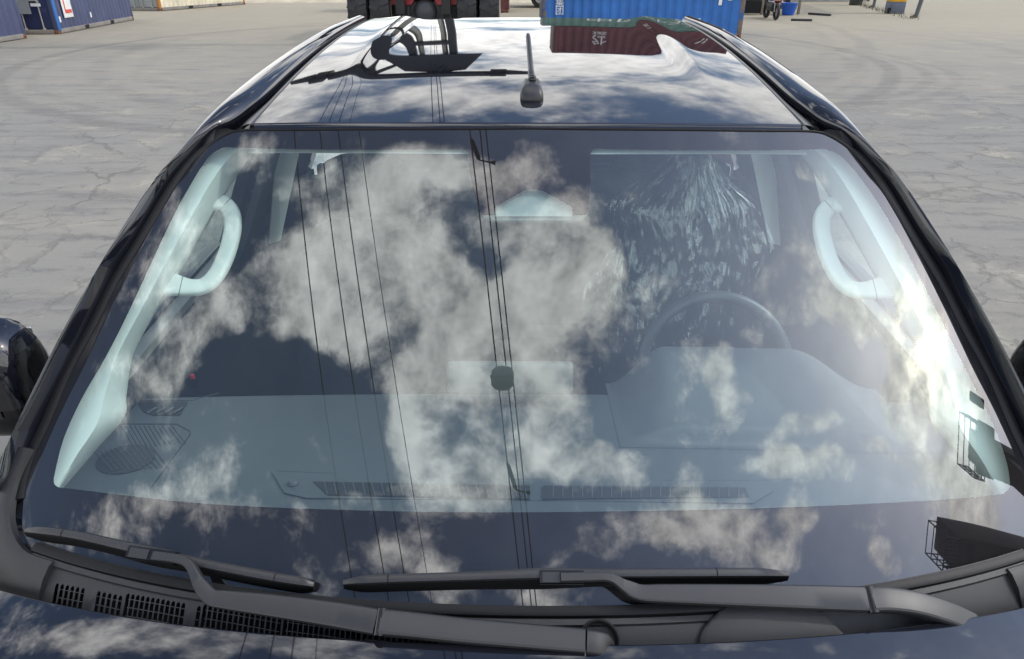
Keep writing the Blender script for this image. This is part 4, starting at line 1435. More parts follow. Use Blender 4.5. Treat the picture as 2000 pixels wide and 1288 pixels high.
def container(label, loc, rotz, mat, end_mat=None, post_mat=None, L=6.06, group=None, doors=-1, rail_mat=None, pockets=True):
    """origin at the middle of the base; long side along local x; doors at the doors*x end"""
    Wd, H = 2.44, 2.59
    c = thing('shipping_container', label, 'container', loc, rotz, group)
    em, po, ra = end_mat or mat, post_mat or mat, rail_mat or mat
    p = 0.278
    for s in (-1, 1):
        y0, y1 = s * (Wd / 2 - 0.012), s * (Wd / 2 - 0.048)
        xs_, x = [], -L / 2 + 0.14
        while x < L / 2 - 0.14 - p * 0.98:
            xs_ += [(x, y0), (x + 0.072, y0), (x + 0.140, y1), (x + 0.210, y1)]
            x += p
        xs_ += [(x, y0), (L / 2 - 0.14, y0)]
        vs = [Vector((a, b, 0.14)) for a, b in xs_] + [Vector((a, b, H - 0.10)) for a, b in xs_]
        n = len(xs_)
        fs = [(i, i + 1, n + i + 1, n + i) if s < 0 else (i, n + i, n + i + 1, i + 1) for i in range(n - 1)]
        mk('side_wall', vs, fs, mat, c, smooth=False, local=True)
        MB().rbox((0, s * (Wd / 2 - 0.03), 0.085), (L - 0.26, 0.06, 0.13), 0.006).build('bottom_rail', ra, c, local=True)
        MB().rbox((0, s * (Wd / 2 - 0.03), H - 0.06), (L - 0.26, 0.06, 0.08), 0.006).build('top_rail', mat, c, local=True)
        if pockets:
            for x in (-1.02, 1.02):
                MB().box((x, s * (Wd / 2 - 0.028), 0.085), (0.30, 0.062, 0.115)).build('fork_pocket', M_BLACKM, c, local=True)
        for e in (-1, 1):
            MB().rbox((e * (L / 2 - 0.07), s * (Wd / 2 - 0.07), H / 2), (0.14, 0.14, H - 0.24), 0.01).build('corner_post', po, c, local=True)
            for z in (0.06, H - 0.06):
                cc = MB().rbox((e * (L / 2 - 0.085), s * (Wd / 2 - 0.08), z), (0.178, 0.164, 0.118), 0.012).build('corner_casting', M_RUST, c, local=True)
                MB().lathe([(0.0001, 0.0), (0.034, 0.0)], (e * (L / 2 - 0.085), s * (Wd / 2 + 0.004), z), (0, s, 0), 12).build('casting_hole', M_BLACKM, cc, local=True)
    # roof, floor, plain end
    MB().box((0, 0, H - 0.035), (L - 0.2, Wd - 0.1, 0.03)).build('roof_panel', mat, c, local=True)
    MB().box((0, 0, 0.13), (L - 0.2, Wd - 0.14, 0.03)).build('floor_panel', M_BLACKM, c, local=True)
    e = -doors
    vs, n = [], 0
    prof, y = [], -Wd / 2 + 0.14
    while y < Wd / 2 - 0.14 - p * 0.9:
        prof += [(y, 0.0), (y + 0.072, 0.0), (y + 0.14, 0.036), (y + 0.21, 0.036)]
        y += p
    prof += [(y, 0.0), (Wd / 2 - 0.14, 0.0)]
    vs = [Vector((e * (L / 2 - 0.015 - d), y, 0.12)) for y, d in prof] + [Vector((e * (L / 2 - 0.015 - d), y, H - 0.1)) for y, d in prof]
    n = len(prof)
    mk('end_wall', vs, [(i, i + 1, n + i + 1, n + i) if e > 0 else (i, n + i, n + i + 1, i + 1) for i in range(n - 1)], em, c, smooth=False, local=True)
    # door end
    d = doors
    xf = d * (L / 2 - 0.03)
    MB().rbox((xf, 0, 0.075), (0.10, Wd - 0.3, 0.13), 0.01).build('door_sill', ra, c, local=True)
    MB().rbox((xf, 0, H - 0.07), (0.10, Wd - 0.3, 0.12), 0.01).build('door_header', em, c, local=True)
    for s in (-1, 1):
        dr = MB().rbox((xf - d * 0.03, s * 0.535, H / 2 + 0.01), (0.045, 1.05, H - 0.30), 0.008).build('door', em, c, local=True)
        for z in (0.55, 1.15, 1.75):
            MB().rbox((xf - d * 0.012, s * 0.535, z + 0.1), (0.03, 0.92, 0.20), 0.01).build('door_ridge', em, dr, local=True)
        for q in (0.25, 0.80):
            MB().tube([(xf + d * 0.03, s * q, 0.10), (xf + d * 0.03, s * q, H - 0.10)], 0.019, 10).build('locking_rod', M_GALV, dr, local=True)
            MB().tube([(xf + d * 0.045, s * q, 0.98), (xf + d * 0.045, s * (q + (0.28 if q < 0.5 else -0.28)), 0.98)], 0.014, 8).build('rod_handle', M_GALV, dr, local=True)
            for z in (0.16, 0.95, 2.40):
                MB().rbox((xf + d * 0.02, s * q, z), (0.04, 0.09, 0.05), 0.006).build('rod_bracket', M_GALV, dr, local=True)
    return c


M_NAVY = cpaint('faded_navy_container', (0.050, 0.062, 0.125), (0.13, 0.12, 0.14), 0.66, 0.9)
M_NAVYD = cpaint('dark_navy_container_end', (0.016, 0.024, 0.085), (0.05, 0.05, 0.06), 0.7, 0.9)
M_DUST = pm('dusty_rail', (0.20, 0.185, 0.165), 0.8, var=0.25, scale=3)
M_BLUE = cpaint('bright_blue_container', (0.018, 0.125, 0.40), (0.09, 0.10, 0.14), 0.60, 0.80)
M_CREAM = cpaint('weathered_cream_container', (0.62, 0.56, 0.42), (0.33, 0.20, 0.08), 0.58, 0.74)
M_GREY = cpaint('dull_grey_container', (0.27, 0.29, 0.30), (0.20, 0.17, 0.13), 0.62, 0.8)
M_GREEN = cpaint('sea_green_container', (0.115, 0.21, 0.175), (0.13, 0.12, 0.10))
M_MAROON = cpaint('maroon_container', (0.125, 0.035, 0.036), (0.10, 0.05, 0.045))
M_LIME = cpaint('lime_green_container', (0.16, 0.42, 0.012), (0.10, 0.2, 0.02), 0.7, 0.9)
M_ORANGE = pm('orange_rust_post', (0.42, 0.19, 0.05), 0.75, var=0.3, scale=4)
M_POSTBR = pm('scraped_brown_post', (0.15, 0.12, 0.10), 0.7, var=0.35, scale=4, dirt=(0.03, 0.10, 0.28), dscale=3.0, dlo=0.5, dhi=0.6)

# two navy boxes on the left, door end of the rear one facing the pickup
cA = container('navy blue container at the left edge, nearest the pickup', (-14.9 - 1.22, 22.86 - 3.03, 0), R(90), M_NAVY, M_NAVYD, rail_mat=M_DUST)
for k, (x, z) in enumerate(((-0.9, 1.35), (-0.55, 1.10), (-0.2, 1.45))):
    lettering('i', 0.34, cA, (2.30 + x * 0.3, -1.222, z - 0.15), (R(90), 0, 0), M_WHITE)
ang = math.atan2(0.996, -0.089)
ux, uy = Vector((math.cos(ang), math.sin(ang), 0)), Vector((-math.sin(ang), math.cos(ang), 0))
cB = container('navy blue container with a white sign on its side and door bars showing', Vector((-14.7, 24.2, 0)) + ux * 3.03 + uy * 1.22, ang, M_NAVY, M_NAVYD, M_NAVY, rail_mat=M_DUST)
MB().rbox((-2.93, -1.225, 1.2), (0.17, 0.012, 2.2), 0.004).build('blue_post_strip', M_BLUE, cB, local=True)
sg = MB().rbox((-2.12, -1.225, 1.30), (0.62, 0.014, 1.72), 0.004).build('white_sign', M_WHITE, cB, local=True)
M_REDP = pm('red_print', (0.55, 0.07, 0.05), 0.6)
MB().box((-2.06, -1.234, 0.62), (0.40, 0.006, 0.11)).build('sign_print', M_REDP, sg, local=True)
MB().box((-2.27, -1.234, 1.16), (0.07, 0.006, 1.18)).build('sign_print', M_REDP, sg, local=True)
lb = MB().rbox((2.20, -1.225, 1.02), (0.42, 0.014, 0.36), 0.004).build('small_label', M_WHITE, cB, local=True)
MB().box((2.20, -1.234, 1.05), (0.20, 0.006, 0.14)).build('label_print', M_REDP, lb, local=True)
for x, z in ((0.55, 0.95), (-0.55, 0.42), (-2.75, 0.42)):
    MB().box((x, -1.222, z), (0.09, 0.006, 0.17)).build('paint_tick', M_WHITE, cB, local=True)
MB().box((-3.055, -0.75, 0.86), (0.006, 0.30, 0.09)).build('door_plate', M_WHITE, cB, local=True)
MB().box((-3.055, -0.35, 0.80), (0.006, 0.42, 0.40)).build('door_plate', M_GREY, cB, local=True)
# far cream box with a grey end
ang = math.atan2(4.17, 1.44)
ux, uy = Vector((math.cos(ang), math.sin(ang), 0)), Vector((-math.sin(ang), math.cos(ang), 0))
container('weathered cream container with grey end and orange rusty corner, far left', Vector((-16.68, 35.7, 0)) + ux * 3.03 + uy * 1.22, ang, M_CREAM, M_GREY, M_ORANGE, rail_mat=M_DUST)

# the stack on the right: bright blue, sea green, maroon
BX, BY = 6.70 - 3.03, 23.2 + 1.22
c1 = container('bright blue container on the ground behind the pickup, bottom of its stack', (BX, BY, 0), 0, M_BLUE, M_BLUE, M_POSTBR)
lettering('集\n团', 0.27, c1, (-2.63, -1.214, 0.90), (R(90), 0, 0), M_WHITE, True)
for x, z, w, h in ((2.28, 1.02, 0.10, 0.22), (2.28, 1.36, 0.10, 0.20), (2.56, 1.10, 0.12, 0.12), (1.72, 0.40, 0.09, 0.10), (1.72, 0.52, 0.06, 0.06)):
    MB().box((x, -1.212, z), (w, 0.006, h)).build('paint_tick', M_WHITE, c1, local=True)
c2 = container('sea green container with white lettering, middle of the stack', (BX + 0.05, BY + 0.02, 2.60), 0, M_GREEN, pockets=False)
lettering('中国外运', 0.95, c2, (-1.75, -1.214, 0.75), (R(90), 0, 0), M_WHITE)
lettering('22 G1', 0.42, c2, (1.60, -1.214, 1.60), (R(90), 0, 0), M_WHITE)
c3 = container('maroon container on top of the stack', (BX + 0.42, BY - 0.02, 5.20), 0, M_MAROON, pockets=False)
lettering('外\n运', 0.52, c3, (-1.8, -1.214, 1.25), (R(90), 0, 0), M_WHITE, True)
lettering('II\nII', 0.40, c3, (2.0, -1.214, 1.25), (R(90), 0, 0), M_WHITE, True)
for k in range(3):
    container(('bottom', 'middle', 'topmost')[k] + ' grey container of the far right stack behind the hut', (17.0, 46.0, 2.6 * k), R(4), M_GREY, pockets=False)
container('maroon container standing behind the red container handler', (-3.55, 36.0, 0), 0, M_MAROON)
# lime green box raised on a trailer
cl_ = container('lime green container on a trailer, glimpsed beside the blue one', (2.55, 39.5, 0.62), 0, M_LIME, pockets=False)
lettering('ED', 1.05, cl_, (-3.0, -1.222, 0.10), (R(90), 0, 0), M_WHITE)
trl = thing('trailer', 'low trailer carrying the lime green container', 'trailer', (2.55, 39.5, 0))
for s in (-1, 1):
    MB().box((2.55, 39.5 + s * 0.5, 0.50), (6.3, 0.14, 0.22)).build('chassis_beam', M_RUST, trl)
    for x in (1.0, 2.1, 4.0):
        w = MB().lathe([(0.28, -0.14), (0.46, -0.14), (0.48, -0.10), (0.48, 0.10), (0.46, 0.14), (0.28, 0.14)], (x, 39.5 + s * 1.0, 0.48), (0, s, 0), 28, closed=True).build('wheel', M_TYRE, trl)
        MB().lathe([(0.28, 0.1), (0.16, 0.06), (0.0001, 0.08)], (x, 39.5 + s * 1.0, 0.48), (0, s, 0), 20).build('rim', M_GALV, w)

# ------------------------------------------------------------------ red container handler with raised spreader
M_RED = pm('red_machine_paint', (0.34, 0.022, 0.028), 0.4, var=0.15, scale=2, dirt=(0.12, 0.04, 0.035), dscale=4)
M_DARKST = pm('dark_machine_steel', (0.020, 0.021, 0.024), 0.5, var=0.25, scale=3)
M_RIMB = pm('dusty_beige_rim', (0.40, 0.36, 0.30), 0.7, var=0.15)
HX, HY = -2.62, 21.6
hnd = thing('container_handler', 'red heavy container handler with big dual tyres and raised black spreader', 'forklift', (HX, HY, 0))


def lug_tyre(cx, cy, w, r, par, rim_side):
    ty = MB().lathe([(r * 0.56, -w / 2), (r * 0.86, -w / 2 * 1.03), (r * 0.965, -w / 2 * 0.92), (r * 0.985, -w / 2 * 0.6), (r * 0.985, w / 2 * 0.6), (r * 0.965, w / 2 * 0.92), (r * 0.86, w / 2 * 1.03), (r * 0.56, w / 2)], (cx, cy, r), (1, 0, 0), 48, closed=True).build('tyre', M_TYRE, par, 50)
    lug = MB()
    for k in range(22):
        for s in (-1, 1):
            g = 2 * math.pi * (k + (0.5 if s > 0 else 0)) / 22
            rot = Matrix.Rotation(g, 3, 'X') @ Matrix.Rotation(R(22) * s, 3, 'Z')
            c = Vector((cx + s * w * 0.27, cy, r)) + Matrix.Rotation(g, 3, 'X') @ Vector((0, 0, r * 0.985))
            lug.box(c, (w * 0.42, r * 0.145, r * 0.045), rot)
    lo = lug.build('tread_lugs', M_TYRE, ty)
    lo['kind'] = 'stuff'
    if rim_side:
        MB().lathe([(r * 0.60, w * 0.44), (r * 0.58, w * 0.52), (r * 0.53, w * 0.52), (r * 0.50, w * 0.30), (r * 0.28, w * 0.24), (0.0001, w * 0.26)], (cx, cy, r), (rim_side, 0, 0), 32).build('rim', M_RIMB, ty)
    return ty


for s in (-1, 1):
    lug_tyre(HX + s * 1.78, HY, 0.53, 0.86, hnd, s)
    lug_tyre(HX + s * 1.18, HY, 0.53, 0.86, hnd, -s)
    lug_tyre(HX + s * 1.3, HY + 4.2, 0.5, 0.80, hnd, s)
MB().rbox((HX, HY, 0.86), (1.9, 0.55, 0.50), 0.06).build('drive_axle', M_DARKST, hnd)
MB().lathe([(0.0001, -0.16), (0.20, -0.15), (0.30, -0.08), (0.33, 0.0), (0.33, 0.3)], (HX, HY - 0.26, 0.84), (0, 1, 0), 32).build('axle_hub', pm('grey_axle_hub', (0.05, 0.053, 0.06), 0.45), hnd)
for s in (-1, 1):
    for k in range(2):
        MB().rbox((HX + s * (0.48 + 0.22 * k), HY - 0.30, 0.78), (0.10, 0.08, 0.46), 0.02).build('axle_rib', M_DARKST, hnd)
MB().prism([(-0.95, 0), (-0.36, 0), (-0.26, 0.14), (0.26, 0.14), (0.36, 0), (0.95, 0), (0.95, 0.7), (-0.95, 0.7)], (HX, HY - 0.42, 1.02), (1, 0, 0), (0, 0, 1), (0, 0.7, 0)).build('front_frame', M_RED, hnd)
MB().rbox((HX, HY + 2.4, 1.35), (1.9, 4.6, 0.75), 0.10).build('chassis', M_RED, hnd)
MB().rbox((HX, HY + 4.3, 2.05), (2.0, 1.6, 0.7), 0.15).build('counterweight', M_RED, hnd)
cab_ = MB().rbox((HX, HY + 1.8, 2.75), (1.5, 1.7, 1.7), 0.12).build('cab', M_DARKST, hnd)
MB().rbox((HX, HY + 0.935, 2.85), (1.25, 0.03, 1.1), 0.01).build('cab_window', M_DARKGLASS, cab_)
for s in (-1, 1):
    MB().rbox((HX + s * 0.62, HY - 0.62, 4.9), (0.24, 0.34, 8.2), 0.02).build('mast_rail', M_DARKST, hnd)
    MB().tube([(HX + s * 0.36, HY - 0.5, 1.2), (HX + s * 0.36, HY - 0.5, 8.0)], 0.09, 14).build('lift_cylinder', M_GALV, hnd)
for z in (3.2, 6.2, 8.9):
    MB().rbox((HX, HY - 0.62, z), (1.4, 0.26, 0.26), 0.03).build('mast_crosshead', M_DARKST, hnd)
MB().prism([(-1.5, 0), (1.5, 0), (0.95, 1.7), (0.2, 2.0), (-0.95, 1.7)], (HX, HY - 1.1, 7.1), (1, 0, 0), (0, 0, 1), (0, 0.2, 0)).build('carriage', M_DARKST, hnd)
spd = MB().rbox((HX - 0.9, HY - 1.45, 9.15), (5.2, 0.55, 0.42), 0.04).build('spreader_beam', M_DARKST, hnd)
for s in (-1, 1):
    MB().rbox((HX - 0.9 + s * 2.85, HY - 1.45, 9.05), (0.5, 1.5, 0.30), 0.04).build('spreader_end', M_DARKST, hnd)
    MB().prism([(0, 0), (0.9, 0.22), (0.9, 0.45), (0, 0.5)], (HX - 0.9 + s * 3.0, HY - 1.6, 8.75), (s, 0, 0), (0, 0, 1), (0, 0.25, 0)).build('guide_arm', M_DARKST, hnd)
    MB().tube([(HX - 0.9 + s * 1.0, HY - 1.3, 8.9), (HX + s * 0.6, HY - 0.7, 7.4)], 0.10, 10).build('spreader_strut', M_DARKST, hnd)

# ------------------------------------------------------------------ hut, motorcycle and clutter at the right
M_WOOD = pm('grey_wood', (0.20, 0.17, 0.13), 0.85, var=0.3, scale=7)
M_PLY = pm('pale_board', (0.42, 0.37, 0.29), 0.8, var=0.15, scale=4)
M_TIN = pm('tin_roof', (0.30, 0.30, 0.30), 0.5, 0.5, var=0.25)
hut = thing('shelter_hut', 'open board shelter with dark opening beside the blue container', 'hut', (10.6, 34.5, 0))
MB().box((9.75, 33.7, 0.30), (1.25, 0.30, 0.48)).build('dark_opening', M_BLACKM, hut)  # solid black box stands in for the shade inside the hut's opening
MB().box((9.70, 33.62, 1.15), (1.45, 0.06, 1.05)).build('board_panel', M_PLY, hut)
for x, y in ((10.45, 33.6), (12.15, 33.9), (9.0, 35.6), (12.15, 35.8)):
    MB().rbox((x, y, 1.3), (0.10, 0.10, 2.6), 0.01).build('post', M_WOOD, hut)
for y, z in ((33.5, 2.55), (35.9, 2.75)):
    MB().rbox((10.6, y, z), (3.4, 0.10, 0.10), 0.01).build('roof_beam', M_WOOD, hut)
for k in range(6):
    MB().box((9.2 + 0.56 * k, 34.7, 2.72), (0.54, 2.9, 0.02), Matrix.Rotation(R(4.8), 3, 'X')).build('roof_sheet', M_TIN, hut)
MB().box((10.6, 36.0, 1.3), (3.2, 0.06, 2.4)).build('rear_wall', M_DARKST, hut)
for k, (x, z, c) in enumerate(((11.0, 0.8, (0.45, 0.45, 0.47)), (11.25, 0.95, (0.02, 0.25, 0.16)), (11.45, 0.85, (0.42, 0.30, 0.16)), (11.75, 0.75, (0.03, 0.03, 0.05)))):
    cl2 = MB().rbox((x, 34.3, z), (0.22, 0.06, 1.0), 0.03).build('hanging_cloth', pm('cloth_colour_%d' % k, c, 0.9, var=0.2), None, loc=(x, 34.3, z))
    tag(cl2, ('pale grey', 'green', 'tan', 'black')[k] + ' cloth hanging in the hut above the blue tub', 'cloth', 'cloths hanging in the hut')
M_TUB = pm('blue_plastic_tub', (0.010, 0.085, 0.42), 0.35)
tb = MB().lathe([(0.0001, 0.0), (0.24, 0.0), (0.33, 0.40), (0.36, 0.46), (0.35, 0.47), (0.31, 0.40), (0.22, 0.03), (0.0001, 0.03)], (11.50, 33.30, 0.02), (0, 0, 1), 28).build('plastic_tub', M_TUB, None, 40, loc=(11.5, 33.3, 0.02))
tag(tb, 'bright blue round plastic tub on the ground beside the motorcycle', 'tub')
for (a, b, lab) in ((Vector((10.55, 30.1, 0.04)), Vector((11.3, 29.9, 0.04)), 'short dark timber lying in front of the motorcycle'), (Vector((12.5, 33.6, 0.05)), Vector((13.1, 32.7, 0.05)), 'dark timber lying beside the hut post')):
    d = (b - a)
    o = MB().rbox((a + b) / 2, (d.length, 0.10, 0.08), 0.01, Matrix.Rotation(math.atan2(d.y, d.x), 3, 'Z')).build('timber', M_DARKST, None, loc=(a + b) / 2)
    tag(o, lab, 'timber')
mb = thing('motorcycle', 'dark red motorcycle with white number plate parked by the hut', 'motorcycle', (10.06, 30.7, 0))
for y, w in ((30.45, 0.10), (31.70, 0.12)):
    wh = MB().lathe([(0.22, -w / 2), (0.28, -w / 2), (0.30, 0), (0.28, w / 2), (0.22, w / 2)], (10.06, y, 0.30), (1, 0, 0), 28, closed=True).build('wheel', M_TYRE, mb)
    MB().lathe([(0.225, 0.03), (0.20, 0.03), (0.05, 0.05), (0.0001, 0.05)], (10.06, y, 0.30), (1, 0, 0), 20).build('rim', M_GALV, wh)
M_MRED = pm('dark_red_fairing', (0.14, 0.015, 0.018), 0.25)
MB().rbox((10.06, 30.62, 0.82), (0.34, 0.22, 0.46), 0.09, Matrix.Rotation(R(-14), 3, 'X'), 3).build('front_fairing', M_MRED, mb)
MB().rbox((10.02, 30.50, 0.82), (0.26, 0.03, 0.22), 0.01, Matrix.Rotation(R(-14), 3, 'X')).build('number_plate', M_WHITE, mb)
MB().rbox((10.06, 31.1, 0.45), (0.30, 0.75, 0.30), 0.08, None, 3).build('engine_block', M_DARKST, mb)
MB().rbox((10.06, 31.45, 0.74), (0.26, 0.75, 0.14), 0.06, None, 3).build('saddle', M_RUBBER, mb)
MB().tube([(9.74, 30.72, 1.06), (9.90, 30.66, 1.02), (10.22, 30.66, 1.02), (10.38, 30.72, 1.06)], 0.016, 8).build('handlebar', M_RUBBER, mb)
MB().rbox((10.06, 30.50, 1.00), (0.16, 0.10, 0.12), 0.04, None, 3).build('headlight', M_LAMP, mb)
for s in (-1, 1):
    MB().tube([(10.06 + s * 0.09, 30.45, 0.30), (10.06 + s * 0.09, 30.62, 0.95)], 0.022, 8).build('fork', M_GALV, mb)
    MB().tube([(10.06 + s * 0.30, 30.72, 1.06), (10.06 + s * 0.36, 30.68, 1.24)], 0.008, 6).build('mirror_stem', M_RUBBER, mb)
    MB().lathe([(0.0001, -0.01), (0.05, -0.008), (0.05, 0.008), (0.0001, 0.01)], (10.06 + s * 0.36, 30.68, 1.27), (0, 1, 0), 16).build('mirror', M_CHROME, mb)
    MB().lathe([(0.0001, -0.03), (0.03, -0.02), (0.035, 0.02), (0.0001, 0.03)], (10.06 + s * 0.17, 30.48, 0.66), (0, 1, 0), 12).build('indicator', M_LAMP, mb)
MB().tube([(10.2, 31.2, 0.25), (10.22, 31.9, 0.32)], 0.05, 12).build('exhaust', M_CHROME, mb)

# ------------------------------------------------------------------ gantry frame with banded column, far right
M_STEEL = pm('weathered_grey_steel', (0.085, 0.092, 0.098), 0.55, var=0.25, scale=2)
M_YEL = pm('safety_yellow', (0.62, 0.33, 0.015), 0.5, var=0.15, scale=3)
M_SLATE = pm('slate_blue_band', (0.085, 0.10, 0.145), 0.6, var=0.15, scale=3)
gf = thing('gantry_leg_frame', 'steel gantry leg frame with yellow-banded column at far right', 'gantry', (16.8, 36.0, 0))
col_ = MB().rbox((16.62, 34.55, 1.9), (0.56, 0.62, 3.8), 0.02).build('banded_column', M_STEEL, gf)
MB().rbox((16.62, 34.55, 0.24), (0.60, 0.66, 0.46), 0.02).build('slate_band', M_SLATE, col_)
MB().rbox((16.62, 34.55, 0.68), (0.60, 0.66, 0.40), 0.02).build('yellow_band', M_YEL, col_)
MB().rbox((16.26, 34.30, 0.12), (0.12, 0.14, 0.24), 0.01).build('column_foot', M_BLACKM, col_)
MB().rbox((17.62, 41.0, 1.9), (0.50, 0.5, 3.8), 0.02).build('column', M_DARKST, gf)
MB().rbox((17.1, 37.7, 3.0), (0.55, 8.0, 0.7), 0.03, Matrix.Rotation(R(-9), 3, 'Z')).build('sill_beam', M_STEEL, gf)
for (x, y, lean, lab) in ((16.2, 31.75, 0.10, 'leaning grey steel post nearest, right of the banded column'), (17.4, 38.4, 0.03, 'thin grey steel post behind the banded column')):
    o = MB().tube([(x, y, 0), (x + lean * 2.6, y, 2.6)], 0.085 if y < 35 else 0.07, 14).build('steel_post', M_STEEL, None, loc=(x, y, 0))
    MB().tube([(x - 0.25, y - 0.05, 0.02), (x - 0.1, y - 0.05, 0.10), (x, y - 0.02, 0.12)], 0.035, 8).build('post_foot', M_DARKST, o)
    tag(o, lab, 'post')
# low kerb of soil and weeds along the frame
wd = MB()
random.seed(3)
for k in range(160):
    q = random.random()
    x, y = 15.6 + 2.4 * q + random.uniform(-0.25, 0.25), 30.8 + 11 * q + random.uniform(-0.3, 0.3)
    h = random.uniform(0.06, 0.28)
    a = random.uniform(0, 6.28)
    wd.add([(x - 0.015 * math.cos(a), y - 0.015 * math.sin(a), 0), (x + 0.015 * math.cos(a), y + 0.015 * math.sin(a), 0), (x + random.uniform(-0.1, 0.1), y + random.uniform(-0.1, 0.1), h)], [(0, 1, 2)])
tag(wd.build('dry_weeds', pm('dry_weed', (0.13, 0.12, 0.06), 0.9), None), 'dry weeds growing along the gantry line', 'weeds', kind='stuff')
# pale soil bank at the back of the yard
vs, fs = [], []
for i in range(61):
    x = -16 + 0.5 * i
    for j, (y, z) in enumerate(((43.0, -0.02), (45.0, 0.35), (48, 1.0), (54, 1.4), (60, 1.2))):
        vs.append(Vector((x, y + 1.2 * mnoise.noise(Vector((x * 0.3, j, 0))), z * (1 + 0.5 * mnoise.noise(Vector((x * 0.5, j * 2, 4))))) if j else Vector((x, y + 0.8 * mnoise.noise(Vector((x * 0.3, 0, 0))), -0.02))))
for i in range(60):
    for j in range(4):
        a = i * 5 + j
        fs.append((a, a + 5, a + 6, a + 1))
tag(mk('soil_bank', vs, fs, pm('pale_dry_soil', (0.46, 0.39, 0.29), 0.95, var=0.2, scale=1.5, bump=0.6, bscale=8)), kind='structure')

# ------------------------------------------------------------------ overhead lines, mirrored in the windscreen and roof
M_CABLE = pm('black_cable', (0.010, 0.010, 0.010), 0.6)


def cable(a, b, z0, sag, r, label, y0=-34.0, y1=58.0):
    pts = []
    for k in range(61):
        y = y0 + (y1 - y0) * k / 60
        q = (y - y0) / (y1 - y0)
        pts.append(Vector((a * y + b, y, z0 + sag * (2 * q - 1) ** 2)))
    mid = pts[0].copy()
    o = MB().tube(pts, r, 6).build('overhead_cable', M_CABLE, None, 60, loc=mid)
    return tag(o, label, 'cable', 'overhead cables above the pickup')


wires = [(-0.087, -3.164, 0.0105), (-0.110, -2.645, 0.0095), (-0.118, -2.319, 0.009), (-0.127, -1.961, 0.0055)]
for k, (a, b, r) in enumerate(wires):
    cable(a, b, 8.0, 0.9, r, ('outermost left', 'second from left', 'third from left', 'thinnest, fourth from left')[k] + ' overhead cable mirrored in the windscreen')
for k, (dx, dz) in enumerate(((-0.09, 0.0), (0.05, 0.0), (0.13, 0.06))):
    cable(-0.113, -0.30 + dx, 8.0 + dz, 0.9, 0.0095, ('left', 'middle', 'right')[k] + ' cable of the central bundle mirrored down the windscreen')
# closures hung in the bundle
def onb(y, dx=0.0):
    q = (y + 34.0) / 92.0
    return Vector((-0.113 * y - 0.30 + dx, y, 8.0 + 0.9 * (2 * q - 1) ** 2))
jb = onb(-0.35, -0.02)
sp = MB().lathe([(0.0001, -0.17), (0.10, -0.16), (0.155, -0.10), (0.17, 0.0), (0.155, 0.10), (0.10, 0.16), (0.0001, 0.17)], jb + Vector((0, 0, -0.05)), (1, 0, 0), 24).build('cable_joint_box', pm('slate_joint_box', (0.022, 0.03, 0.032), 0.5), None, loc=jb)
tag(sp, 'round dark joint box hanging on the central cable bundle', 'joint box')
MB().box(jb + Vector((0, 0.06, -0.22)), (0.34, 0.035, 0.03)).build('joint_band', M_VOID, sp)
for y0_, y1_, lab in ((-1.95, -1.55, 'slim splice sleeve on the central bundle, nearer the camera'), (2.55, 2.85, 'slim splice sleeve on the central bundle, towards the windscreen top')):
    a, b = onb(y0_, 0.0), onb(y1_, -0.09)
    o = MB().tube([b, b.lerp(a, 0.15), b.lerp(a, 0.9), a], [0.012, 0.032, 0.032, 0.012], 10).build('splice_sleeve', M_CABLE, None, loc=a)
    MB().tube([a, a + Vector((0.14, -0.03, 0)), a + Vector((0.22, -0.04, 0))], [0.010, 0.012, 0.035], 8).build('drop_tail', M_CABLE, o)
    tag(o, lab, 'cable splice')
for y, lab in ((58.0, 'wooden line pole far behind the container handler'), (-34.0, 'wooden line pole in front of the pickup')):
    x = -0.113 * y - 1.6
    zt = 8.95
    pl = thing('line_pole', lab, 'utility pole', (x, y, 0))
    MB().tube([(x, y, 0), (x, y, 9.3)], [0.16, 0.11], 14).build('pole_shaft', M_WOOD, pl)
    MB().rbox((x, y, zt - 0.05), (5.2, 0.12, 0.12), 0.01).build('cross_arm', M_WOOD, pl)

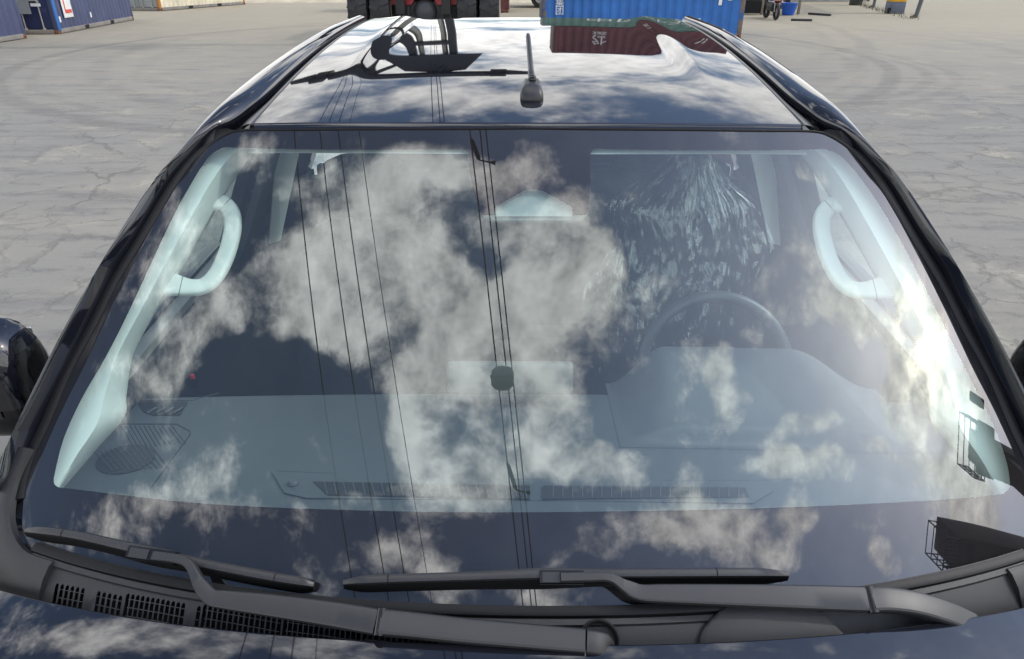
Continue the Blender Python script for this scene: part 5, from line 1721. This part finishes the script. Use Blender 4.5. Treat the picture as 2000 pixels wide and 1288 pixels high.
# ------------------------------------------------------------------ yard crane on the sunny side, mirrored in the corner of the windscreen
M_CRY = pm('dirty_crane_yellow', (0.10, 0.062, 0.012), 0.6, var=0.5, scale=1.2, dirt=(0.012, 0.012, 0.013), dscale=1.2, dlo=0.42, dhi=0.6)
crn = thing('yard_crane', 'dark yellow yard crane with railed platforms to the right of the pickup', 'crane', (18.0, -2.0, 0))
for y in (-3.45, -0.95):
    MB().rbox((21.0, y, 10.3), (18.6 if y < -2 else 15.6, 0.85, 1.0), 0.05).build('girder', M_CRY, crn)
for x in (14.5, 29.0):
    for y in (-3.45, -0.95):
        MB().rbox((x, y, 5.0), (0.6, 0.6, 9.7), 0.04).build('leg', M_CRY, crn)
    MB().rbox((x, -2.2, 0.75), (0.6, 4.6, 0.6), 0.04).build('bogie_beam', M_CRY, crn)
    for y in (-4.0, -0.4):
        w = MB().lathe([(0.25, -0.18), (0.5, -0.18), (0.55, -0.1), (0.55, 0.1), (0.5, 0.18), (0.25, 0.18)], (x, y, 0.55), (1, 0, 0), 28, closed=True).build('wheel', M_TYRE, crn)


def cage(x0, x1, y0, y1, z, par):
    pf = MB()
    for k in range(9):
        y = y0 + (y1 - y0) * k / 8
        pf.box(((x0 + x1) / 2, y, z), (abs(x1 - x0), 0.03, 0.03))
    for k in range(4):
        x = x0 + (x1 - x0) * k / 3
        pf.box((x, (y0 + y1) / 2, z - 0.002), (0.03, abs(y1 - y0), 0.03))
    pf.build('platform_grating', M_DARKST, par)
    rl = MB()
    for h in (0.25, 0.5, 0.75):
        rl.tube([(x1, y0, z + h), (x0, y0, z + h), (x0, y1, z + h), (x1, y1, z + h)], 0.018, 6)
    for x, y in ((x0, y0), (x0, y1), (x1, y0), (x1, y1), ((x0 + x1) / 2, y0), ((x0 + x1) / 2, y1)):
        rl.tube([(x, y, z), (x, y, z + 0.75)], 0.022, 6)
    rl.build('platform_railing', M_DARKST, par)


cage(11.0, 11.7, -3.85, -3.05, 9.75, crn)
cage(12.25, 12.85, -1.5, -0.2, 9.75, crn)
MB().rbox((13.0, -0.75, 9.85), (0.9, 1.3, 0.18), 0.02).build('walkway', M_DARKST, crn)
MB().rbox((12.6, 0.35, 10.0), (0.35, 0.25, 0.45), 0.03).build('flood_lamp', M_DARKST, crn)
